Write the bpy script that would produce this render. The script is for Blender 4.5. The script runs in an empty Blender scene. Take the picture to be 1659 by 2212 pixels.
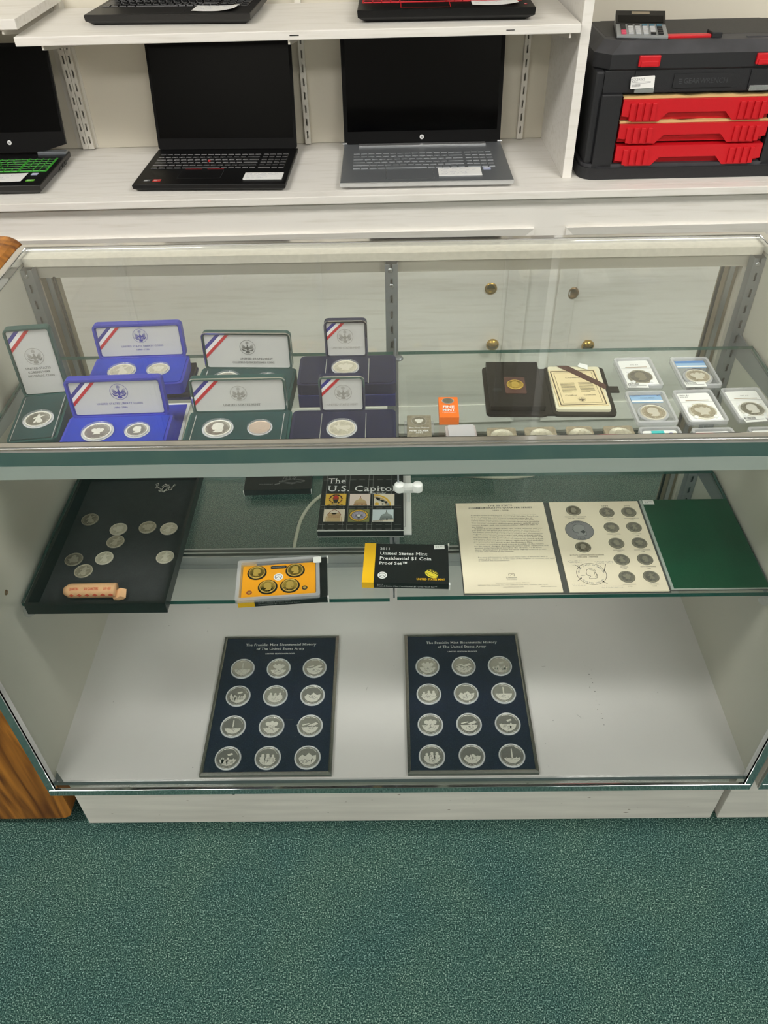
import bpy, bmesh, math, random
from mathutils import Matrix, Vector
random.seed(7)
R = math.radians
sc = bpy.context.scene
COL = sc.collection

# ------------------------------------------------------------------ camera
cam = bpy.data.cameras.new('camera')
cam.sensor_fit = 'VERTICAL'; cam.sensor_height = 24.0
cam.lens = 1715.5 / 2212.0 * 24.0
cam.clip_start = 0.02
co = bpy.data.objects.new('camera', cam); COL.objects.link(co)
co.matrix_world = (Matrix.Translation((0.6085, -0.7109, 1.4526)) @ Matrix.Rotation(R(0.9226), 4, 'Z')
                   @ Matrix.Rotation(R(90 - 41.73), 4, 'X') @ Matrix.Rotation(R(-1.3759), 4, 'Z'))
sc.camera = co
# ------------------------------------------------------------------ world, view
w = bpy.data.worlds.new('world'); sc.world = w; w.use_nodes = True
w.node_tree.nodes['Background'].inputs[0].default_value = (0.9, 0.95, 1.0, 1)
w.node_tree.nodes['Background'].inputs[1].default_value = 0.0
vs = sc.view_settings
vs.view_transform = 'Standard'; vs.look = 'None'; vs.gamma = 1.0; vs.use_curve_mapping = False
vs.exposure = 0.32
LAMP = 16.0           # strength of the ceiling light diffusers
try:
    sc.cycles.max_bounces = 14; sc.cycles.transparent_max_bounces = 32
    sc.cycles.glossy_bounces = 6
except Exception:
    pass

# ------------------------------------------------------------------ materials
MATS = {}
def lin(c):
    f = lambda v: v / 12.92 if v <= 0.04045 else ((v + 0.055) / 1.055) ** 2.4
    return tuple(f(v / 255.0) for v in c) + (1,)
def mat(name, rgb, rough=0.5, metal=0.0, spec=0.5, noise=None, bump=None, coat=0.0, alpha=None, emit=0.0, sheen=0.0):
    """rgb in sRGB 0-255; noise=(scale, amount[, stretch]); bump=(scale, strength)"""
    m = bpy.data.materials.new(name); m.use_nodes = True
    nt = m.node_tree; b = nt.nodes['Principled BSDF']
    col = lin(rgb)
    b.inputs['Base Color'].default_value = col
    b.inputs['Roughness'].default_value = rough
    b.inputs['Metallic'].default_value = metal
    b.inputs['Specular IOR Level'].default_value = spec
    if coat: b.inputs['Coat Weight'].default_value = coat; b.inputs['Coat Roughness'].default_value = 0.05
    if sheen: b.inputs['Sheen Weight'].default_value = sheen; b.inputs['Sheen Roughness'].default_value = 0.4
    if emit:
        b.inputs['Emission Color'].default_value = col; b.inputs['Emission Strength'].default_value = emit
    tc = None
    if noise or bump:
        tc = nt.nodes.new('ShaderNodeTexCoord')
    if noise:
        n = nt.nodes.new('ShaderNodeTexNoise'); n.inputs['Scale'].default_value = noise[0]; n.inputs['Detail'].default_value = 4
        src = tc.outputs['Object']
        if len(noise) > 2:
            mp = nt.nodes.new('ShaderNodeMapping'); mp.inputs['Scale'].default_value = noise[2]
            nt.links.new(src, mp.inputs['Vector']); src = mp.outputs['Vector']
        nt.links.new(src, n.inputs['Vector'])
        r = nt.nodes.new('ShaderNodeValToRGB'); a = noise[1]
        r.color_ramp.elements[0].position = 0.3; r.color_ramp.elements[1].position = 0.7
        r.color_ramp.elements[0].color = tuple(max(0, c * (1 - a)) for c in col[:3]) + (1,)
        r.color_ramp.elements[1].color = tuple(min(1, c * (1 + a)) for c in col[:3]) + (1,)
        nt.links.new(n.outputs['Fac'], r.inputs['Fac']); nt.links.new(r.outputs['Color'], b.inputs['Base Color'])
    if bump:
        n2 = nt.nodes.new('ShaderNodeTexNoise'); n2.inputs['Scale'].default_value = bump[0]; n2.inputs['Detail'].default_value = 3
        nt.links.new(tc.outputs['Object'], n2.inputs['Vector'])
        bp = nt.nodes.new('ShaderNodeBump'); bp.inputs['Strength'].default_value = bump[1]; bp.inputs['Distance'].default_value = 0.002
        nt.links.new(n2.outputs['Fac'], bp.inputs['Height']); nt.links.new(bp.outputs['Normal'], b.inputs['Normal'])
    MATS[name] = m
    return m
def glassmat(name, tint=(0.97, 0.985, 0.975), f0=0.04, haze=0.0, hazecol=(0.9, 0.95, 0.93), rough=0.0):
    """thin architectural glass: transparent body, Schlick reflection on each face"""
    m = bpy.data.materials.new(name); m.use_nodes = True; nt = m.node_tree
    for n in list(nt.nodes): nt.nodes.remove(n)
    out = nt.nodes.new('ShaderNodeOutputMaterial')
    tr = nt.nodes.new('ShaderNodeBsdfTransparent'); tr.inputs[0].default_value = tuple(tint) + (1,)
    gl = nt.nodes.new('ShaderNodeBsdfGlossy'); gl.inputs['Roughness'].default_value = rough
    lw = nt.nodes.new('ShaderNodeLayerWeight'); lw.inputs['Blend'].default_value = 0.5
    p = nt.nodes.new('ShaderNodeMath'); p.operation = 'POWER'; p.inputs[1].default_value = 5
    nt.links.new(lw.outputs['Facing'], p.inputs[0])
    ma = nt.nodes.new('ShaderNodeMath'); ma.operation = 'MULTIPLY_ADD'; ma.inputs[1].default_value = 1 - f0; ma.inputs[2].default_value = f0
    nt.links.new(p.outputs[0], ma.inputs[0])
    mx = nt.nodes.new('ShaderNodeMixShader'); nt.links.new(ma.outputs[0], mx.inputs[0])
    body = tr
    if haze:
        df = nt.nodes.new('ShaderNodeBsdfDiffuse'); df.inputs[0].default_value = tuple(hazecol) + (1,)
        hm = nt.nodes.new('ShaderNodeMixShader'); hm.inputs[0].default_value = haze
        nt.links.new(tr.outputs[0], hm.inputs[1]); nt.links.new(df.outputs[0], hm.inputs[2]); body = hm
    nt.links.new(body.outputs[0], mx.inputs[1]); nt.links.new(gl.outputs[0], mx.inputs[2])
    nt.links.new(mx.outputs[0], out.inputs[0])
    MATS[name] = m; return m

def carpetmat():
    m = mat('carpet', (60, 96, 84), rough=0.95, spec=0.1)
    nt = m.node_tree; b = nt.nodes['Principled BSDF']
    tc = nt.nodes.new('ShaderNodeTexCoord')
    n = nt.nodes.new('ShaderNodeTexNoise'); n.inputs['Scale'].default_value = 430; n.inputs['Detail'].default_value = 3; n.inputs['Roughness'].default_value = 0.7
    n3 = nt.nodes.new('ShaderNodeTexNoise'); n3.inputs['Scale'].default_value = 6; n3.inputs['Detail'].default_value = 4
    for k in (n, n3): nt.links.new(tc.outputs['Object'], k.inputs['Vector'])
    r = nt.nodes.new('ShaderNodeValToRGB')
    e = r.color_ramp.elements
    e[0].position = 0.37; e[0].color = lin((12, 31, 30))
    e[1].position = 0.65; e[1].color = lin((150, 174, 166))
    k = e.new(0.46); k.color = lin((38, 66, 62))
    k = e.new(0.56); k.color = lin((68, 98, 91))
    nt.links.new(n.outputs['Fac'], r.inputs['Fac'])
    mx = nt.nodes.new('ShaderNodeMixRGB'); mx.blend_type = 'MULTIPLY'; mx.inputs[0].default_value = 1.0
    r2 = nt.nodes.new('ShaderNodeValToRGB'); r2.color_ramp.elements[0].color = lin((228, 236, 238)); r2.color_ramp.elements[1].color = lin((255, 252, 244))
    r2.color_ramp.elements[0].position = 0.35; r2.color_ramp.elements[1].position = 0.65
    nt.links.new(n3.outputs['Fac'], r2.inputs['Fac'])
    nt.links.new(r.outputs['Color'], mx.inputs[1]); nt.links.new(r2.outputs['Color'], mx.inputs[2])
    nt.links.new(mx.outputs[0], b.inputs['Base Color'])
    bp = nt.nodes.new('ShaderNodeBump'); bp.inputs['Strength'].default_value = 0.7; bp.inputs['Distance'].default_value = 0.002
    nt.links.new(n.outputs['Fac'], bp.inputs['Height']); nt.links.new(bp.outputs['Normal'], b.inputs['Normal'])
def woodmat():
    m = mat('wood', (150, 92, 30), rough=0.35)
    nt = m.node_tree; b = nt.nodes['Principled BSDF']
    tc = nt.nodes.new('ShaderNodeTexCoord'); mp = nt.nodes.new('ShaderNodeMapping'); mp.inputs['Scale'].default_value = (14, 14, 1.6)
    mp.inputs['Rotation'].default_value = (0, R(35), 0)
    n = nt.nodes.new('ShaderNodeTexNoise'); n.inputs['Scale'].default_value = 2.5; n.inputs['Detail'].default_value = 6; n.inputs['Distortion'].default_value = 1.2
    nt.links.new(tc.outputs['Object'], mp.inputs['Vector']); nt.links.new(mp.outputs['Vector'], n.inputs['Vector'])
    r = nt.nodes.new('ShaderNodeValToRGB'); e = r.color_ramp.elements
    e[0].position = 0.32; e[0].color = lin((92, 48, 14)); e[1].position = 0.7; e[1].color = lin((186, 122, 44))
    nt.links.new(n.outputs['Fac'], r.inputs['Fac']); nt.links.new(r.outputs['Color'], b.inputs['Base Color'])
def paintmat():
    """white brushed paint on boards, worn grey streaks along the board"""
    m = mat('paint', (232, 228, 220), rough=0.55)
    nt = m.node_tree; b = nt.nodes['Principled BSDF']
    tc = nt.nodes.new('ShaderNodeTexCoord'); mp = nt.nodes.new('ShaderNodeMapping'); mp.inputs['Scale'].default_value = (4, 40, 60)
    n = nt.nodes.new('ShaderNodeTexNoise'); n.inputs['Scale'].default_value = 2.0; n.inputs['Detail'].default_value = 5
    nt.links.new(tc.outputs['Object'], mp.inputs['Vector']); nt.links.new(mp.outputs['Vector'], n.inputs['Vector'])
    r = nt.nodes.new('ShaderNodeValToRGB'); e = r.color_ramp.elements
    e[0].position = 0.22; e[0].color = lin((222, 218, 209)); e[1].position = 0.50; e[1].color = lin((236, 233, 227))
    nt.links.new(n.outputs['Fac'], r.inputs['Fac']); nt.links.new(r.outputs['Color'], b.inputs['Base Color'])
    bp = nt.nodes.new('ShaderNodeBump'); bp.inputs['Strength'].default_value = 0.06; bp.inputs['Distance'].default_value = 0.002
    nt.links.new(n.outputs['Fac'], bp.inputs['Height']); nt.links.new(bp.outputs['Normal'], b.inputs['Normal'])

carpetmat(); woodmat(); paintmat()
glassmat('glass'); glassmat('glass_shelf', tint=(0.955, 0.985, 0.972))
glassmat('clear_plastic', tint=(0.93, 0.93, 0.94), haze=0.10, hazecol=(0.9, 0.9, 0.94), rough=0.05)
glassmat('frost_plastic', tint=(0.9, 0.9, 0.92), haze=0.32, hazecol=(0.92, 0.92, 0.95), rough=0.15)
glassmat('pink_plastic', tint=(0.95, 0.88, 0.88), haze=0.35, hazecol=(0.95, 0.85, 0.85), rough=0.1)
mat('glass_edge', (28, 84, 76), rough=0.1, spec=0.8)
mat('cream_wall', (226, 220, 204), rough=0.7, noise=(3, 0.03))
mat('ceiling_tile', (225, 224, 220), rough=0.9)
mat('shop_wall', (176, 174, 168), rough=0.9)
mat('laminate', (214, 212, 206), rough=0.3, noise=(6, 0.02))
mat('side_laminate', (205, 202, 190), rough=0.28, noise=(5, 0.02))
mat('deck_white', (232, 228, 228), rough=0.25, noise=(9, 0.015))
mat('ledge_beige', (208, 202, 190), rough=0.5, noise=(120, 0.06))
mat('header_beige', (206, 201, 189), rough=0.45)
mat('plinth_paint', (216, 214, 206), rough=0.6, noise=(2.5, 0.10, (2, 10, 22)), bump=(30, 0.2))
mat('chrome', (225, 226, 228), rough=0.07, metal=1.0)
mat('aluminium', (188, 192, 196), rough=0.28, metal=1.0)
mat('zinc', (150, 156, 162), rough=0.35, metal=0.7)
mat('light_strip', (196, 204, 200), rough=0.45)
mat('slot_dark', (22, 22, 20), rough=0.8)
mat('gasket', (18, 20, 20), rough=0.6)
mat('channel_brown', (146, 134, 114), rough=0.5)
mat('brass', (196, 160, 84), rough=0.22, metal=1.0)
mat('old_brass', (150, 122, 92), rough=0.4, metal=0.8)
mat('cable_white', (206, 202, 184), rough=0.5)
mat('standard_paint', (226, 222, 212), rough=0.45)
mat('clip_white', (226, 227, 226), rough=0.35)
mat('black', (10, 10, 11), rough=0.4)
mat('black_matte', (20, 20, 22), rough=0.75, noise=(40, 0.25))
mat('laptop_black', (14, 14, 15), rough=0.42, spec=0.3)
mat('laptop_dark', (30, 29, 28), rough=0.45)
mat('laptop_silver', (136, 140, 144), rough=0.38, metal=0.55)
mat('silver_bright', (214, 216, 218), rough=0.25, metal=0.8)
mat('key_black', (16, 16, 17), rough=0.32); mat('key_edge', (74, 74, 74), rough=0.5)
mat('key_silver', (128, 132, 136), rough=0.4, metal=0.4); mat('key_silver_edge', (246, 246, 248), rough=0.4)
mat('key_green_edge', (58, 158, 48), rough=0.5); mat('key_red_edge', (190, 22, 34), rough=0.5)
mat('screen', (2, 2, 3), rough=0.10, spec=0.16)
mat('bezel', (6, 6, 7), rough=0.5, spec=0.2)
mat('white_print', (240, 240, 240), rough=0.5)
mat('grey_print', (150, 150, 150), rough=0.5)
mat('dim_print', (70, 72, 74), rough=0.5)
mat('ink', (40, 38, 40), rough=0.7); mat('ink_brown', (96, 84, 66), rough=0.7); mat('ink_grey', (140, 138, 140), rough=0.7)
mat('pen_blue', (120, 128, 168), rough=0.7)
mat('paper', (240, 240, 238), rough=0.7)
mat('cream_paper', (244, 232, 208), rough=0.6, noise=(8, 0.015))
mat('label_blue', (150, 186, 222), rough=0.5); mat('label_blue_dark', (88, 136, 196), rough=0.5)
mat('label_brown', (170, 150, 128), rough=0.5); mat('label_gold', (216, 200, 90), rough=0.4); mat('label_cyan', (60, 200, 200), rough=0.4)
mat('tb_black', (32, 33, 36), rough=0.55, bump=(400, 0.25)); mat('tb_grey', (62, 62, 66), rough=0.6, noise=(18, 0.25)); mat('tb_dark', (16, 16, 18), rough=0.5)
mat('tb_red', (206, 22, 34), rough=0.42, bump=(500, 0.15)); mat('tb_red_dark', (150, 10, 22), rough=0.5); mat('tb_red_light', (226, 70, 72), rough=0.45)
mat('card_liner', (216, 186, 128), rough=0.8)
mat('calc_grey', (150, 154, 156), rough=0.4, metal=0.3); mat('calc_key_white', (188, 190, 192), rough=0.5)
mat('calc_key_pink', (214, 74, 104), rough=0.5); mat('calc_key_blue', (60, 110, 130), rough=0.5)
mat('velvet_blue', (24, 52, 170), rough=0.85, sheen=0.06, noise=(60, 0.1)); mat('case_blue', (52, 58, 172), rough=0.6, sheen=0.06)
mat('velvet_green', (14, 58, 60), rough=0.85, sheen=0.06, noise=(60, 0.15)); mat('case_green', (16, 70, 68), rough=0.6, sheen=0.06)
mat('velvet_navy', (12, 17, 54), rough=0.85, sheen=0.06, noise=(60, 0.15)); mat('case_navy', (16, 22, 62), rough=0.6, sheen=0.05)
mat('carton_navy', (30, 36, 92), rough=0.5); mat('carton_dark', (22, 20, 50), rough=0.5)
mat('satin', (204, 202, 202), rough=0.35, spec=0.5, bump=(25, 0.08))
mat('satin_grey', (160, 160, 156), rough=0.35, bump=(25, 0.08))
mat('ribbon_blue', (52, 46, 140), rough=0.45); mat('ribbon_white', (240, 236, 238), rough=0.45); mat('ribbon_red', (196, 30, 42), rough=0.45); mat('ribbon_orange', (206, 84, 52), rough=0.45)
mat('seal_blue', (74, 70, 160), rough=0.5); mat('seal_grey', (156, 152, 148), rough=0.5); mat('seal_dark', (92, 92, 90), rough=0.5)
mat('coin_silver', (200, 196, 184), rough=0.28, metal=1.0, bump=(500, 0.3))
mat('coin_frost', (236, 233, 224), rough=0.5, metal=0.35, bump=(700, 0.5))
mat('coin_mirror', (190, 188, 182), rough=0.22, metal=0.7)
mat('coin_worn', (168, 160, 140), rough=0.4, metal=0.55, noise=(220, 0.2), bump=(600, 0.4))
mat('coin_worn_light', (206, 200, 180), rough=0.4, metal=0.45, noise=(220, 0.15), bump=(600, 0.4))
mat('coin_worn_dark', (122, 116, 102), rough=0.45, metal=0.55, noise=(200, 0.3), bump=(600, 0.4))
mat('coin_tarnish', (140, 137, 128), rough=0.42, metal=0.55, noise=(200, 0.2), bump=(500, 0.4))
mat('coin_toned', (190, 178, 154), rough=0.4, metal=0.55, noise=(150, 0.2), bump=(500, 0.4))
mat('coin_relief_dark', (170, 164, 146), rough=0.4, metal=0.5, bump=(700, 0.5)); mat('coin_relief', (204, 196, 176), rough=0.4, metal=0.5, bump=(700, 0.5)); mat('coin_relief_light', (232, 226, 210), rough=0.4, metal=0.4, bump=(700, 0.5))
mat('coin_gold', (226, 192, 96), rough=0.35, metal=0.6, bump=(500, 0.2)); mat('gold_field', (226, 192, 96), rough=0.06, metal=1.0)
mat('coin_pink', (226, 204, 188), rough=0.35, metal=0.6)
mat('capsule_ring', (214, 216, 220), rough=0.2, spec=0.7)
mat('rim_light', (232, 230, 224), rough=0.25, metal=0.7)
mat('panel_navy', (14, 24, 50), rough=0.5, noise=(90, 0.2)); mat('panel_frame', (150, 148, 144), rough=0.25, metal=0.9)
mat('tray_black', (12, 14, 15), rough=0.35); mat('tray_felt', (46, 46, 48), rough=0.85, noise=(70, 0.12))
mat('roll_paper', (226, 178, 132), rough=0.75, noise=(40, 0.08)); mat('roll_red', (206, 88, 58), rough=0.75)
mat('box_black', (16, 17, 20), rough=0.35); mat('box_yellow', (246, 192, 18), rough=0.4); mat('box_edge_white', (230, 230, 228), rough=0.5)
mat('lens_orange', (242, 164, 16), rough=0.4); mat('logo_gold', (226, 208, 60), rough=0.4)
mat('album_green', (14, 74, 48), rough=0.45, noise=(30, 0.06)); mat('album_spine', (84, 84, 82), rough=0.6); mat('album_edge', (170, 178, 172), rough=0.5)
mat('orange_box', (246, 118, 18), rough=0.45)
mat('wallet_black', (20, 17, 16), rough=0.45, bump=(120, 0.2)); mat('ribbon_brown', (84, 56, 50), rough=0.4); mat('cert_gold', (232, 214, 170), rough=0.6)
mat('wallet_cream', (226, 220, 192), rough=0.5)
mat('t_yellow', (236, 190, 70), rough=0.5); mat('t_redbrown', (150, 66, 48), rough=0.5); mat('t_cream', (238, 226, 206), rough=0.5); mat('t_stone', (206, 178, 132), rough=0.5)
mat('t_dark', (44, 40, 36), rough=0.5); mat('t_sky', (214, 226, 232), rough=0.5); mat('t_lilac', (190, 184, 210), rough=0.5); mat('t_olive', (140, 142, 88), rough=0.5); mat('t_pink', (240, 222, 212), rough=0.5); mat('t_grey', (150, 160, 160), rough=0.5)
mat('trim_pink', (236, 150, 186), rough=0.5)
mat('sticker_red', (206, 48, 44), rough=0.5); mat('sticker_green', (110, 196, 60), rough=0.5); mat('sticker_intel', (176, 182, 214), rough=0.5)
mat('trackpoint_red', (210, 30, 34), rough=0.5)
m = bpy.data.materials.new('lamp_diffuser'); m.use_nodes = True
_b = m.node_tree.nodes['Principled BSDF']; _b.inputs['Base Color'].default_value = (0.9, 0.9, 0.9, 1)
_b.inputs['Emission Color'].default_value = (1.0, 0.965, 0.91, 1); _b.inputs['Emission Strength'].default_value = LAMP; MATS['lamp_diffuser'] = m

# ------------------------------------------------------------------ mesh builder
class MB:
    def __init__(s): s.v = []; s.f = []; s.m = []; s.sm = []; s.mats = []
    def mi(s, n):
        if n not in s.mats: s.mats.append(n)
        return s.mats.index(n)
    def add(s, vs, fs, m, smooth=False):
        o = len(s.v); s.v += [tuple(v) for v in vs]; k = s.mi(m)
        for f in fs: s.f.append([i + o for i in f]); s.m.append(k); s.sm.append(smooth)
        return s
    def box(s, x0, x1, y0, y1, z0, z1, m, c=0.0):
        if c <= 0:
            v = [(x0,y0,z0),(x1,y0,z0),(x1,y1,z0),(x0,y1,z0),(x0,y0,z1),(x1,y0,z1),(x1,y1,z1),(x0,y1,z1)]
            return s.add(v, [(0,3,2,1),(4,5,6,7),(0,1,5,4),(1,2,6,5),(2,3,7,6),(3,0,4,7)], m)
        bm = bmesh.new()
        g = bmesh.ops.create_cube(bm, size=1)
        for q in g['verts']:
            q.co = Vector((x0 + (q.co.x + .5) * (x1 - x0), y0 + (q.co.y + .5) * (y1 - y0), z0 + (q.co.z + .5) * (z1 - z0)))
        bmesh.ops.bevel(bm, geom=bm.edges[:], offset=c, segments=2, profile=0.6, affect='EDGES', clamp_overlap=True)
        bm.verts.index_update()
        s.add([q.co[:] for q in bm.verts], [[q.index for q in f.verts] for f in bm.faces], m)
        bm.free(); return s
    def prism(s, poly, z0, z1, m, side=None):
        n = len(poly)
        a = sum(poly[i][0] * poly[(i+1) % n][1] - poly[(i+1) % n][0] * poly[i][1] for i in range(n))
        if a < 0: poly = poly[::-1]
        v = [(x, y, z0) for x, y in poly] + [(x, y, z1) for x, y in poly]
        s.add(v, [list(range(n))[::-1], list(range(n, 2*n))], m)
        return s.add(v, [(i, (i+1) % n, n + (i+1) % n, n + i) for i in range(n)], side or m)
    def rrect(s, x0, x1, y0, y1, r, z0, z1, m, n=4, side=None):
        return s.prism(rr(x0, x1, y0, y1, r, n), z0, z1, m, side)
    def flat(s, poly, z, m):
        n = len(poly)
        a = sum(poly[i][0] * poly[(i+1) % n][1] - poly[(i+1) % n][0] * poly[i][1] for i in range(n))
        if a < 0: poly = poly[::-1]
        return s.add([(x, y, z) for x, y in poly], [list(range(n))], m)
    def rect(s, x0, x1, y0, y1, z, m): return s.flat([(x0,y0),(x1,y0),(x1,y1),(x0,y1)], z, m)
    def lathe(s, prof, m, cx=0, cy=0, n=32, sx=1, sy=1):
        k = len(prof); v = []
        for i in range(n):
            a = 2 * math.pi * i / n
            for r, z in prof: v.append((cx + r * math.cos(a) * sx, cy + r * math.sin(a) * sy, z))
        f = []
        for i in range(n):
            j = (i + 1) % n
            for q in range(k - 1): f.append((i*k+q, j*k+q, j*k+q+1, i*k+q+1))
        s.add(v, f, m, True)
        o = []
        if prof[-1][0] > 1e-6: o.append(([i*k+k-1 for i in range(n)]))
        if prof[0][0] > 1e-6: o.append(([i*k for i in range(n)][::-1]))
        return s.add(v, o, m) if o else s
    def cyl(s, cx, cy, r, z0, z1, m, n=24): return s.lathe([(r, z0), (r, z1)], m, cx, cy, n)
    def ring(s, cx, cy, r0, r1, z, m, n=40, sx=1, sy=1):
        v = []
        for i in range(n):
            a = 2*math.pi*i/n
            v += [(cx+r0*math.cos(a)*sx, cy+r0*math.sin(a)*sy, z), (cx+r1*math.cos(a)*sx, cy+r1*math.sin(a)*sy, z)]
        return s.add(v, [(2*i, 2*i+1, 2*((i+1)%n)+1, 2*((i+1)%n)) for i in range(n)], m)
    def disc(s, cx, cy, r, z, m, n=32, sx=1, sy=1):
        return s.flat([(cx+r*sx*math.cos(2*math.pi*i/n), cy+r*sy*math.sin(2*math.pi*i/n)) for i in range(n)], z, m)
    def tube(s, path, r, m, n=8):
        P = [Vector(p) for p in path]; v = []
        up = Vector((0, 0, 1))
        for i, p in enumerate(P):
            t = (P[min(i+1, len(P)-1)] - P[max(i-1, 0)]).normalized()
            u = up if abs(t.dot(up)) < .95 else Vector((1, 0, 0))
            a = t.cross(u).normalized(); b = a.cross(t)
            for k in range(n):
                th = 2*math.pi*k/n
                v.append(p + (a*math.cos(th) + b*math.sin(th)) * r)
        f = [(i*n+k, i*n+(k+1)%n, (i+1)*n+(k+1)%n, (i+1)*n+k) for i in range(len(P)-1) for k in range(n)]
        s.add(v, f, m, True)
        return s.add(v, [list(range(n))[::-1], [(len(P)-1)*n+k for k in range(n)]], m)
    def line(s, pts, wd, z, m):
        for (a, b) in zip(pts, pts[1:]):
            dx, dy = b[0]-a[0], b[1]-a[1]; L = math.hypot(dx, dy) or 1e-9
            nx, ny = -dy/L*wd/2, dx/L*wd/2
            s.flat([(a[0]+nx,a[1]+ny),(a[0]-nx,a[1]-ny),(b[0]-nx,b[1]-ny),(b[0]+nx,b[1]+ny)], z, m)
        return s
    def xf(s, M):
        s.v = [tuple(M @ Vector(q)) for q in s.v]; return s
    def mesh(s, name):
        me = bpy.data.meshes.new(name); me.from_pydata(s.v, [], s.f)
        for k in s.mats: me.materials.append(MATS[k])
        me.polygons.foreach_set('material_index', s.m); me.polygons.foreach_set('use_smooth', s.sm)
        me.update(); return me
    def build(s, name, parent=None, loc=None, rz=0.0, M=None):
        return place(name, s.mesh(name), parent, loc, rz, M)
def rr(x0, x1, y0, y1, r, n=4):
    P = []
    for cx, cy, a0 in ((x1-r,y1-r,0),(x0+r,y1-r,90),(x0+r,y0+r,180),(x1-r,y0+r,270)):
        for i in range(n+1):
            a = R(a0 + 90*i/n); P.append((cx + r*math.cos(a), cy + r*math.sin(a)))
    return P
def place(name, me, parent=None, loc=None, rz=0.0, M=None):
    o = bpy.data.objects.new(name, me); COL.objects.link(o)
    if parent is not None: o.parent = parent
    if M is not None: o.matrix_local = M
    else:
        if loc is not None: o.location = loc
        o.rotation_euler = (0, 0, rz)
    return o
def tag(o, label=None, cat=None, group=None, kind=None):
    if label: o['label'] = label
    if cat: o['category'] = cat
    if group: o['group'] = group
    if kind: o['kind'] = kind
    return o
def thing(name, label, cat, loc=(0,0,0), rz=0.0, group=None, M=None):
    o = place(name, None, None, loc, rz, M); o.empty_display_size = 0.02
    return tag(o, label, cat, group)
def struct(name, mb, parent=None):
    o = mb.build(name, parent)
    if parent is None: o['kind'] = 'structure'
    return o

# ------------------------------------------------------------------ lettering
_tc = {}; _gl = {}; _adv = {}
def _raw(st, bold=0.0, shear=0.0, res=2):
    cu = bpy.data.curves.new('lettering', 'FONT'); cu.body = st; cu.size = 1.0; cu.resolution_u = res
    cu.offset = bold; cu.shear = shear; cu.fill_mode = 'FRONT'
    ob = bpy.data.objects.new('lettering', cu); me = ob.to_mesh()
    V = [(v.co.x, v.co.y) for v in me.vertices]; F = [list(p.vertices) for p in me.polygons]
    ob.to_mesh_clear(); bpy.data.objects.remove(ob); bpy.data.curves.remove(cu)
    return V, F
def _width(st):
    xs = [p[0] for p in _raw(st, res=1)[0]]; return max(xs) - min(xs)
def _advance(ch):
    if ch not in _adv: _adv[ch] = _width('H' + ch + 'H') - _width('HH')
    return _adv[ch]
def glyph(ch, bold, serif, shear, res):
    """one letter; serif adds slab feet to the ends of upright strokes"""
    key = (ch, bold, serif, shear, res)
    if key in _gl: return _gl[key]
    V, F = _raw(ch, bold, shear, res)
    if serif and V and ch.isalnum() and ch not in 'SsOoCcGgQe02345678960JZz':
        xs = [p[0] for p in V]; lo, hi = min(xs), max(xs); w_ = hi - lo; cnt = {}
        for f in F:
            for i, j in zip(f, f[1:] + f[:1]): cnt[(min(i, j), max(i, j))] = cnt.get((min(i, j), max(i, j)), 0) + 1
        for (i, j), c in cnt.items():
            if c != 1: continue
            (xa, ya), (xb, yb) = V[i], V[j]; L = abs(xa - xb)
            if abs(ya - yb) > 0.004 or not 0.04 < L < 0.2: continue
            mid = ((xa + xb) / 2 - lo) / max(w_, 1e-6)
            nb = [q for f in F if i in f and j in f for q in f]; up = 1 if sum(V[q][1] for q in nb) / len(nb) > ya else -1
            if (up == 1 and ya > 0.35) or (up == -1 and ya < 0.3): continue
            if ch == 'M' and (up == -1 or 0.3 < mid < 0.7): continue
            if ch == 'N' and ((up == 1 and mid > .6) or (up == -1 and mid < .4)): continue
            if ch in 'VWvwyY' and up == 1 and ya > -0.05 and ch != 'Y': continue
            if ch == 'A' and up == -1: continue
            x0, x1 = min(xa, xb), max(xa, xb); k = len(V); h = 0.045 * up
            V += [(x0 - .055, ya), (x1 + .055, ya), (x1 + .055, ya + h), (x0 - .055, ya + h)]
            F.append([k, k+1, k+2, k+3] if up > 0 else [k+3, k+2, k+1, k])
    _gl[key] = (V, F); return V, F
def text_geo(st, bold=0.0, serif=True, shear=0.0, spacing=1.0):
    key = (st, bold, serif, shear, spacing)
    if key in _tc: return _tc[key]
    res = 2 if len(st) < 40 else 1; V, F, pen = [], [], 0.0
    for ch in st:
        if ch != ' ':
            gv, gf = glyph(ch, bold, serif, shear, res); o = len(V)
            V += [(x + pen, y) for x, y in gv]; F += [[i + o for i in f] for f in gf]
        pen += _advance(ch) * spacing + (.025 if serif else 0)
    _tc[key] = (V, F); return V, F
def _ext(V):
    xs = [p[0] for p in V]; return (min(xs), max(xs)) if xs else (0, 1)
_CV, _ = text_geo('H', 0, False); CAP = max(p[1] for p in _CV)
def text(mb, s, x, y, width, cap, z, m, align='l', bold=0.0, serif=True, shear=0.0, spacing=1.0):
    """baseline y, fitted to width and cap height, flat on plane z"""
    V, F = text_geo(s, bold, serif, shear, spacing)
    if not V: return
    a, b = _ext(V); k = width / (b - a); h = cap / CAP
    x0 = {'l': x, 'c': x - width/2, 'r': x - width}[align]
    mb.add([(x0 + (p[0]-a)*k, y + p[1]*h, z) for p in V], F, m)
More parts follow.
